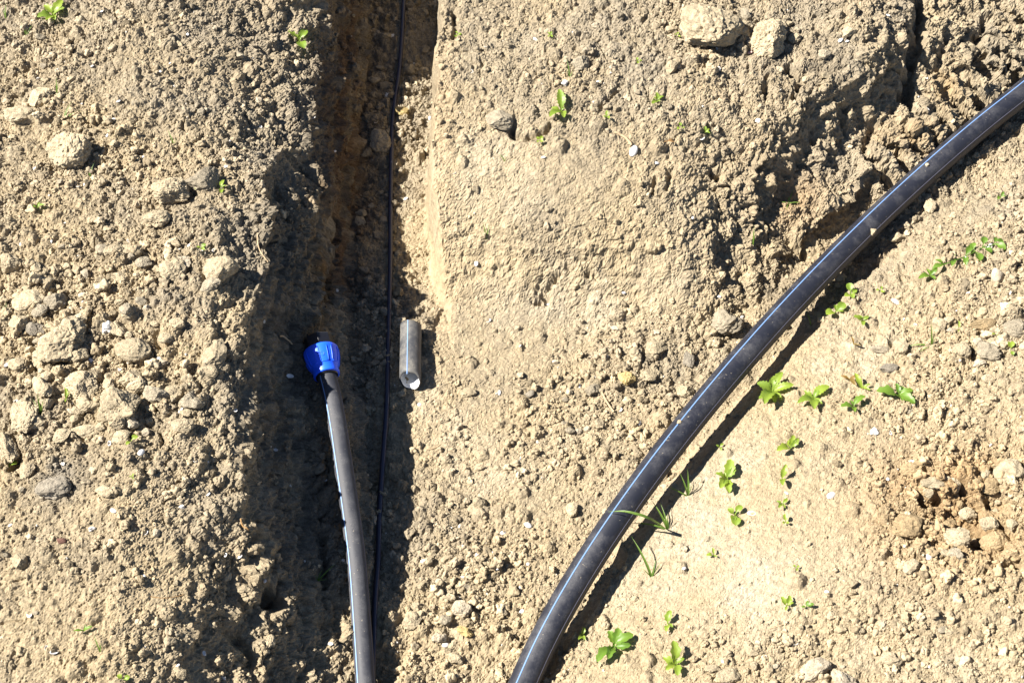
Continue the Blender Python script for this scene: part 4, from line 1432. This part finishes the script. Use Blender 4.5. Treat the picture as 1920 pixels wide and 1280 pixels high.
def weed(px, py, label, leaves, kind='spoon', mat='n', lift=.42, group=None):
    """leaves: (angle in the picture, length in photo pixels)"""
    q = hit(px, py, HS)
    s = mm_px(q)
    t = empty('weed_seedling', q)
    tag(t, label, 'weed', group)
    for a, l in leaves:
        aw = math.atan2(math.sin(R(a)) / .82, math.cos(R(a)))
        lw = l * s * math.hypot(math.cos(R(a)), math.sin(R(a)) / .82) * 1.0
        o = obj('leaf', random.choice(LEAF[kind, mat]), None, t)
        el = lift + random.uniform(-.12, .2)
        o.rotation_euler = Euler((random.uniform(-.3, .3), -el, aw))
        o.scale = (lw, lw * random.uniform(.85, 1.15), lw)
        o.location = (0, 0, .006)
    return t


def rosette(n, l, a0=None):
    a0 = random.uniform(0, 360) if a0 is None else a0
    return [(a0 + 360 / n * k + random.uniform(-18, 18), l * random.uniform(.75, 1.15)) for k in range(n)]


weed(101, 33, 'leafy weed rosette near the top left corner', [(140, 26), (60, 30), (20, 26), (200, 30), (250, 22), (300, 18)], 'spoon')
weed(562, 82, 'bright yellow-green three-leaved weed on the mound edge above the trench', [(140, 28), (62, 24), (-62, 28), (100, 10)], 'round')
weed(1052, 212, 'bright toothed weed with four large leaves on the plateau', [(97, 36), (175, 20), (222, 30), (290, 20), (40, 10)], 'toothed')
weed(1448, 738, 'largest pale toothed weed on the bank lip beside the long pipe', [(60, 38), (10, 42), (160, 34), (215, 36), (238, 48), (310, 24), (95, 24), (275, 26)], 'toothed')
weed(1525, 750, 'toothed weed right of the largest weed on the bank lip', [(35, 36), (200, 36), (262, 30), (310, 22), (150, 22), (60, 18)], 'toothed')
weed(1684, 744, 'deep green weed with dark spread leaves on the right bank', [(178, 44), (100, 20), (15, 28), (325, 34), (290, 16), (60, 18)], 'spoon', 'd')
weed(1600, 765, 'small dark weed left of and below the deep green weed', [(40, 28), (190, 28), (265, 16), (120, 12)], 'spoon', 'd')
weed(1592, 713, 'reddish small weed above the small dark weed', [(20, 20), (170, 18), (300, 22)], 'narrow', 'r')
weed(1617, 730, 'yellow-green narrow-leaved sprout beside the reddish weed', [(125, 28), (330, 16), (20, 16)], 'narrow')
weed(1482, 843, 'yellow-green weed with one long leaf on the smooth bank', [(200, 34), (75, 22), (45, 22), (110, 14)], 'spoon')
weed(1362, 900, 'four-leaved weed on the smooth bank below the largest weed', [(172, 26), (75, 32), (45, 24), (238, 34), (272, 34), (120, 12)], 'spoon')
weed(1467, 900, 'weed with reddish stalk and one pointed green leaf on the smooth bank', [(75, 24), (262, 22)], 'toothed', 'n', .6)
weed(1378, 968, 'small four-leaved weed below the four-leaved bank weed', [(150, 18), (50, 20), (270, 22), (240, 16)], 'round')
weed(1466, 947, 'tiny bright weed below the weed with the reddish stalk', [(40, 14), (160, 12), (230, 16), (300, 10)], 'spoon')
weed(1472, 982, 'tiny round-leaved seedling with reddish stem on the smooth bank', [(95, 14), (200, 8), (330, 9)], 'round', 'n', .7)
weed(1337, 1043, 'tiny weed beside a cream pebble on the lower smooth bank', [(185, 14), (95, 12), (330, 9)], 'spoon')
weed(1475, 1138, 'left one of two small weeds on the lower right bank', [(130, 18), (70, 18), (20, 14), (250, 10)], 'spoon')
weed(1511, 1139, 'right one of two small weeds on the lower right bank', [(10, 16), (70, 10), (190, 10)], 'spoon', 'd')
weed(1150, 1213, 'large dark weed beside the long pipe near the bottom', [(25, 42), (70, 30), (110, 26), (225, 46), (248, 36), (355, 34)], 'spoon', 'd')
weed(1092, 1193, 'small weed at the shadow edge of the long pipe near the bottom', [(80, 14), (230, 14), (300, 12), (150, 8)], 'toothed')
weed(1253, 1172, 'narrow upright sprout above the lowest weed', [(85, 22), (250, 16), (320, 12)], 'spoon')
weed(1266, 1246, 'bright weed on the right bank at the bottom picture edge', [(100, 36), (160, 26), (215, 26), (20, 20), (280, 24)], 'spoon')
weed(1594, 554, 'upper of two round-leaved weeds at the pipe shadow edge', [(100, 18), (30, 14), (215, 16), (290, 14)], 'round')
weed(1567, 588, 'lower of two round-leaved weeds at the pipe shadow edge', [(40, 22), (205, 24), (100, 12), (0, 14)], 'round')
weed(1617, 604, 'pale small weed right of the two round-leaved weeds', [(175, 22), (30, 14), (265, 14), (120, 10)], 'spoon')
cw = weed(1818, 480, 'long creeping weed with scalloped leaves on the upper right bank', [], 'toothed', 'd')
cs = [(1768, 500), (1790, 492), (1810, 484), (1826, 476), (1842, 468), (1862, 463)]
cpts = []
for p_ in cs:
    q_ = hit(p_[0], p_[1], HS)
    cpts.append(q_ + np.array([0, 0, .010]) - np.array(cw.location))
tube('stem', spline(cpts, 24), .0016, 6, M_leaf_dark, cw)
for (k_, aa, ll) in [(0, 205, 24), (0, 160, 16), (1, 235, 18), (1, 120, 14), (2, 60, 24), (2, 260, 22), (3, 285, 26), (3, 100, 18), (4, 80, 20), (4, 320, 18), (5, 20, 18), (5, 330, 22), (5, 70, 16)]:
    lw = ll * mm_px(np.array(cw.location)) * 1.1
    o = obj('leaf', random.choice(LEAF['round' if k_ > 2 else 'toothed', 'd']), None, cw)
    o.location = Vector([float(v) for v in cpts[k_]])
    o.rotation_euler = Euler((random.uniform(-.3, .3), -.3 + random.uniform(-.1, .15), math.atan2(math.sin(R(aa)) / .82, math.cos(R(aa)))))
    o.scale = (lw, lw, lw)
weed(1744, 520, 'small spreading weed left of the big creeping weed', [(120, 14), (200, 28), (300, 14), (40, 18)], 'toothed', 'd')
weed(1876, 372, 'small dark weed by itself near the upper right edge', [(60, 10), (220, 12), (0, 9)], 'spoon', 'd')
weed(1895, 660, 'single green leaf sprouting at the right picture edge', [(95, 16), (280, 10)], 'round')
weed(1866, 628, 'small sprout beside the smooth brown clod', [(60, 12), (200, 10), (320, 8)], 'spoon')
weed(1797, 620, 'yellowish upright sprout above the angular clod on the right bank', [(90, 14), (250, 8)], 'narrow')
weed(1600, 648, 'reddish seedling below the pale small weed', [(110, 14), (340, 14)], 'narrow', 'r')
weed(1232, 192, 'small five-leaved weed in the middle of the plateau', [(100, 14), (30, 14), (150, 10), (230, 18), (320, 8)], 'spoon')
weed(1138, 222, 'tiny weed right of the bright toothed weed', [(100, 10), (300, 10), (190, 8)], 'spoon')
weed(1012, 267, 'tiny four-leaved weed below the bright toothed weed', [(60, 9), (150, 9), (240, 9), (330, 9)], 'round')
weed(1322, 252, 'small weed with a shell at its foot on the plateau', [(110, 14), (40, 10), (340, 10)], 'spoon')
weed(1277, 243, 'tiny pale weed left of the weed with a shell', rosette(3, 9), 'round')
weed(1031, 70, 'tiny sprout near the top of the plateau', rosette(4, 9), 'spoon')
weed(857, 69, 'tiny sprout on the plateau close to the trench edge', rosette(3, 9), 'round')
weed(1270, 70, 'tiny sprout left of the largest plateau clod', rosette(3, 8), 'spoon')
weed(1197, 118, 'tiny sprout in the grey soil of the plateau', rosette(3, 8), 'round')
weed(363, 354, 'two-leaved sprout beside the large flat grey clod', [(340, 16), (150, 12), (20, 14)], 'spoon')
weed(416, 355, 'upright sprout right of the large flat grey clod', [(80, 14), (280, 14), (20, 10)], 'spoon')
weed(72, 393, 'small bright sprout on the left mound near the left edge', [(180, 14), (80, 10), (10, 16)], 'spoon')
weed(378, 470, 'round-leaved sprout left of the square clod near the trench edge', [(170, 10), (40, 12), (340, 10)], 'round')
weed(125, 750, 'narrow sprout beside the smooth pale oval pebble', [(100, 18), (60, 12), (280, 10)], 'narrow')
weed(247, 829, 'single green leaf at the lower edge of the left rubble', [(40, 14), (230, 12)], 'round')
weed(20, 877, 'green seedling at the left picture edge below the rubble', [(20, 16), (160, 16), (90, 10)], 'round')
weed(158, 1184, 'narrow-leaved weed low on the left mound', [(15, 20), (195, 20), (70, 10)], 'narrow', 'd')
weed(232, 1276, 'green leaf at the bottom edge of the left mound', [(150, 14), (20, 14)], 'round')
weed(249, 897, 'tiny pale sprout right of the dark grey lump at lower left', rosette(3, 8), 'spoon')
weed(1349, 840, 'tiny sprout left of the yellow-green bank weed', rosette(3, 9), 'spoon')
weed(1492, 1066, 'tiny sprout in the middle of the lower smooth bank', rosette(3, 7), 'round')
weed(1650, 547, 'tiny sprout left of the ring-shaped shell', rosette(3, 9), 'round')


# ------------------------------------------------------------------ grass
def blade_mesh(seed):
    g = np.random.default_rng(seed)
    n = 8
    bend = g.uniform(.25, .9)
    Vv = []
    for i in range(n + 1):
        t = i / n
        wd = .035 * (1 - t ** 2.2) + .002
        x = bend * t * t * .75
        z = t * (1 - .28 * bend * t)
        Vv += [(x, -wd, z), (x + .012, 0, z - .006), (x, wd, z)]
    k = np.arange((n + 1) * 3).reshape(n + 1, 3)
    Ff = np.stack([k[:-1, :-1], k[:-1, 1:], k[1:, 1:], k[1:, :-1]], -1).reshape(-1, 4)
    me = smooth(mesh_np('blade', np.array(Vv), Ff))
    me.materials.append(M_grass)
    return me


BLADES = [blade_mesh(k) for k in range(5)]


def grass(px, py, label, blades):
    """blades: (direction in the picture, length in photo pixels, lean 0 upright .. 1 lying)"""
    q = hit(px, py, HS)
    s = mm_px(q)
    t = empty('grass_tuft', q - np.array([0, 0, .003]))
    tag(t, label, 'grass')
    for a, l, lean in blades:
        o = obj('blade', random.choice(BLADES), None, t)
        aw = math.atan2(math.sin(R(a)) / .82, math.cos(R(a)))
        o.rotation_euler = Euler((0, lean * 1.35, aw))
        k = l * s * 1.15
        o.scale = (k, k * (1.0 if l < 60 else .8), k)
    return t


grass(1252, 992, 'grass tuft whose longest blade lies across the long pipe', [(128, 58, .45), (110, 46, .3), (170, 62, .8), (95, 34, .2), (300, 18, .6)])
tuft = [o for o in col.objects if o.name.startswith('grass_tuft')][0]
bp_ = spline([np.array(tuft.location), at(1236, 982, .13), at(1205, 966, .185), at(1172, 958, .185), at(1140, 959, .160)], 16)
bt, bs, bu = frames(bp_)
bw = (.0052 * np.clip(1 - np.linspace(0, 1, 16) ** 3, .04, 1))[:, None]
bv = np.stack([bp_ - bs * bw, bp_ - bu * .001, bp_ + bs * bw], 1).reshape(-1, 3) - np.array(tuft.location)
kk = np.arange(48).reshape(16, 3)
bme = smooth(mesh_np('blade', bv, np.stack([kk[:-1, :-1], kk[:-1, 1:], kk[1:, 1:], kk[1:, :-1]], -1).reshape(-1, 4)))
obj('blade', bme, M_grass, tuft)
grass(1290, 930, 'upright grass tuft at the pipe shadow edge above the blade-crossed spot', [(120, 46, .3), (95, 52, .15), (165, 40, .7), (80, 30, .2), (60, 24, .4)])
grass(1222, 1082, 'grass tuft with thin blades below the one lying across the pipe', [(125, 80, .45), (70, 36, .35), (50, 30, .5), (150, 26, .5)])
grass(594, 1090, 'small green grass tuft in the shade left of the small pipe', [(35, 44, .7), (60, 26, .5), (20, 20, .8), (100, 14, .3)])
grass(1068, 146, 'grass sprout left of the grey egg-shaped stone', [(105, 34, .2), (60, 16, .5), (130, 20, .3)])
grass(912, 447, 'grass sprout on the slope left of the basin', [(110, 30, .25), (70, 26, .25), (150, 18, .5)])
grass(1411, 462, 'grass sprout on the rough slope left of the long pipe', [(85, 38, .2), (70, 26, .3), (160, 16, .6)])
grass(1478, 380, 'spreading grass sprout on the rough slope above the long pipe', [(60, 26, .4), (0, 28, .8), (180, 26, .7), (250, 22, .8), (90, 14, .2)])
grass(1746, 648, 'yellowing grass tuft between clods on the right bank', [(175, 42, .8), (70, 26, .3), (100, 44, .2), (50, 20, .5), (200, 24, .8)])
grass(1521, 612, 'single grass blade at the pipe shadow edge', [(115, 28, .3)])
grass(107, 178, 'grass blade right of the crumbly clod at upper left', [(85, 34, .2), (75, 24, .2)])
grass(120, 224, 'grass tuft right of the wide clod at upper left', [(60, 34, .4), (30, 32, .7), (80, 20, .3)])
grass(168, 330, 'grass tuft at the lower tip of the tilted slab', [(60, 26, .4), (110, 22, .4), (80, 16, .2)])
grass(326, 272, 'thin grass sprout on the upper left mound above the flat clods', [(120, 30, .3), (60, 14, .4)])
grass(50, 70, 'thin grass near the top left corner below the rosette', [(60, 26, .3), (120, 30, .3), (90, 18, .2)])
grass(10, 34, 'grass at the very top left corner', [(80, 28, .3), (110, 22, .3)])
grass(215, 474, 'yellow-green grass blade lying over the pointed clod', [(30, 26, .9), (160, 20, .9)])
grass(77, 776, 'grass tuft between the narrow upright clod and the ridge-like clod', [(95, 44, .15), (130, 32, .4), (70, 30, .3), (110, 22, .2)])
grass(12, 586, 'short grass at the left picture edge beside the double-lobed clod', [(95, 20, .2), (130, 16, .4)])
grass(349, 660, 'tiny yellow grass sprout left of the upright angular clod', [(80, 14, .3), (130, 12, .5), (40, 12, .5)])
grass(188, 1222, 'thin pale grass on the lower left mound near the bottom', [(120, 34, .4), (80, 22, .2)])
grass(947, 304, 'thin grass on the plateau left of the tiny four-leaved weed', [(130, 20, .4), (80, 12, .3)])


# ------------------------------------------------------------------ straws and twigs
def straw(px0, py0, px1, py1, r, label, mat=None, name='dry_straw', bend=.004, cat='straw'):
    a, b = hit(px0, py0, HF), hit(px1, py1, HF)
    n = 10
    pts = []
    side = np.cross(b - a, [0, 0, 1.0])
    side /= np.linalg.norm(side)
    for i in range(n + 1):
        t = i / n
        p = a + (b - a) * t + side * bend * math.sin(math.pi * t) * 2
        p[2] = max(p[2], float(interp(HF, p[0], p[1])[0]) * .7 + p[2] * .3) + r * .8
        pts.append(p)
    o = tube(name, np.array(pts), r, 7, mat or M_straw, None)
    tag(o, label, cat)
    return o


straw(1128, 735, 1151, 773, .0030, 'thick dry straw lying in the basin', bend=.001)
straw(484, 432, 503, 492, .0018, 'long thin dry stem on the left mound edge above the trench', bend=.006)
straw(452, 972, 466, 993, .0022, 'reddish pine needle on the lower left mound slope', M_deadleaf, bend=.003)
straw(1152, 250, 1184, 274, .0040, 'bent twig beside the long white shell sliver', bend=-.004, name='twig', cat='twig')
straw(800, 843, 826, 833, .0015, 'thin straw on the basin floor below the pipe offcut', bend=.002)
straw(1104, 838, 1120, 828, .0018, 'short straw in the lower right basin left of the pipe', bend=.001)
straw(525, 632, 548, 646, .0020, 'thin dry root curling on the ledge left of the blue nut', bend=-.005)
straw(1440, 1178, 1492, 1152, .0014, 'thin green-brown stem below the two small bank weeds', bend=.004)
straw(282, 1118, 345, 1114, .0010, 'hair-thin root lying on the lower left mound', M_deadleaf, bend=.004)
q = hit(1245, 270, HS)
o = obj('dead_leaf', leaf_mesh('round', 2), M_deadleaf)
o.location = q + np.array([0, 0, .008])
o.rotation_euler = (.2, .15, .3)
o.scale = (.032, .02, .03)
tag(o, 'curled brown dead leaf on the plateau right of the white shell sliver', 'leaf')

settle_labels()
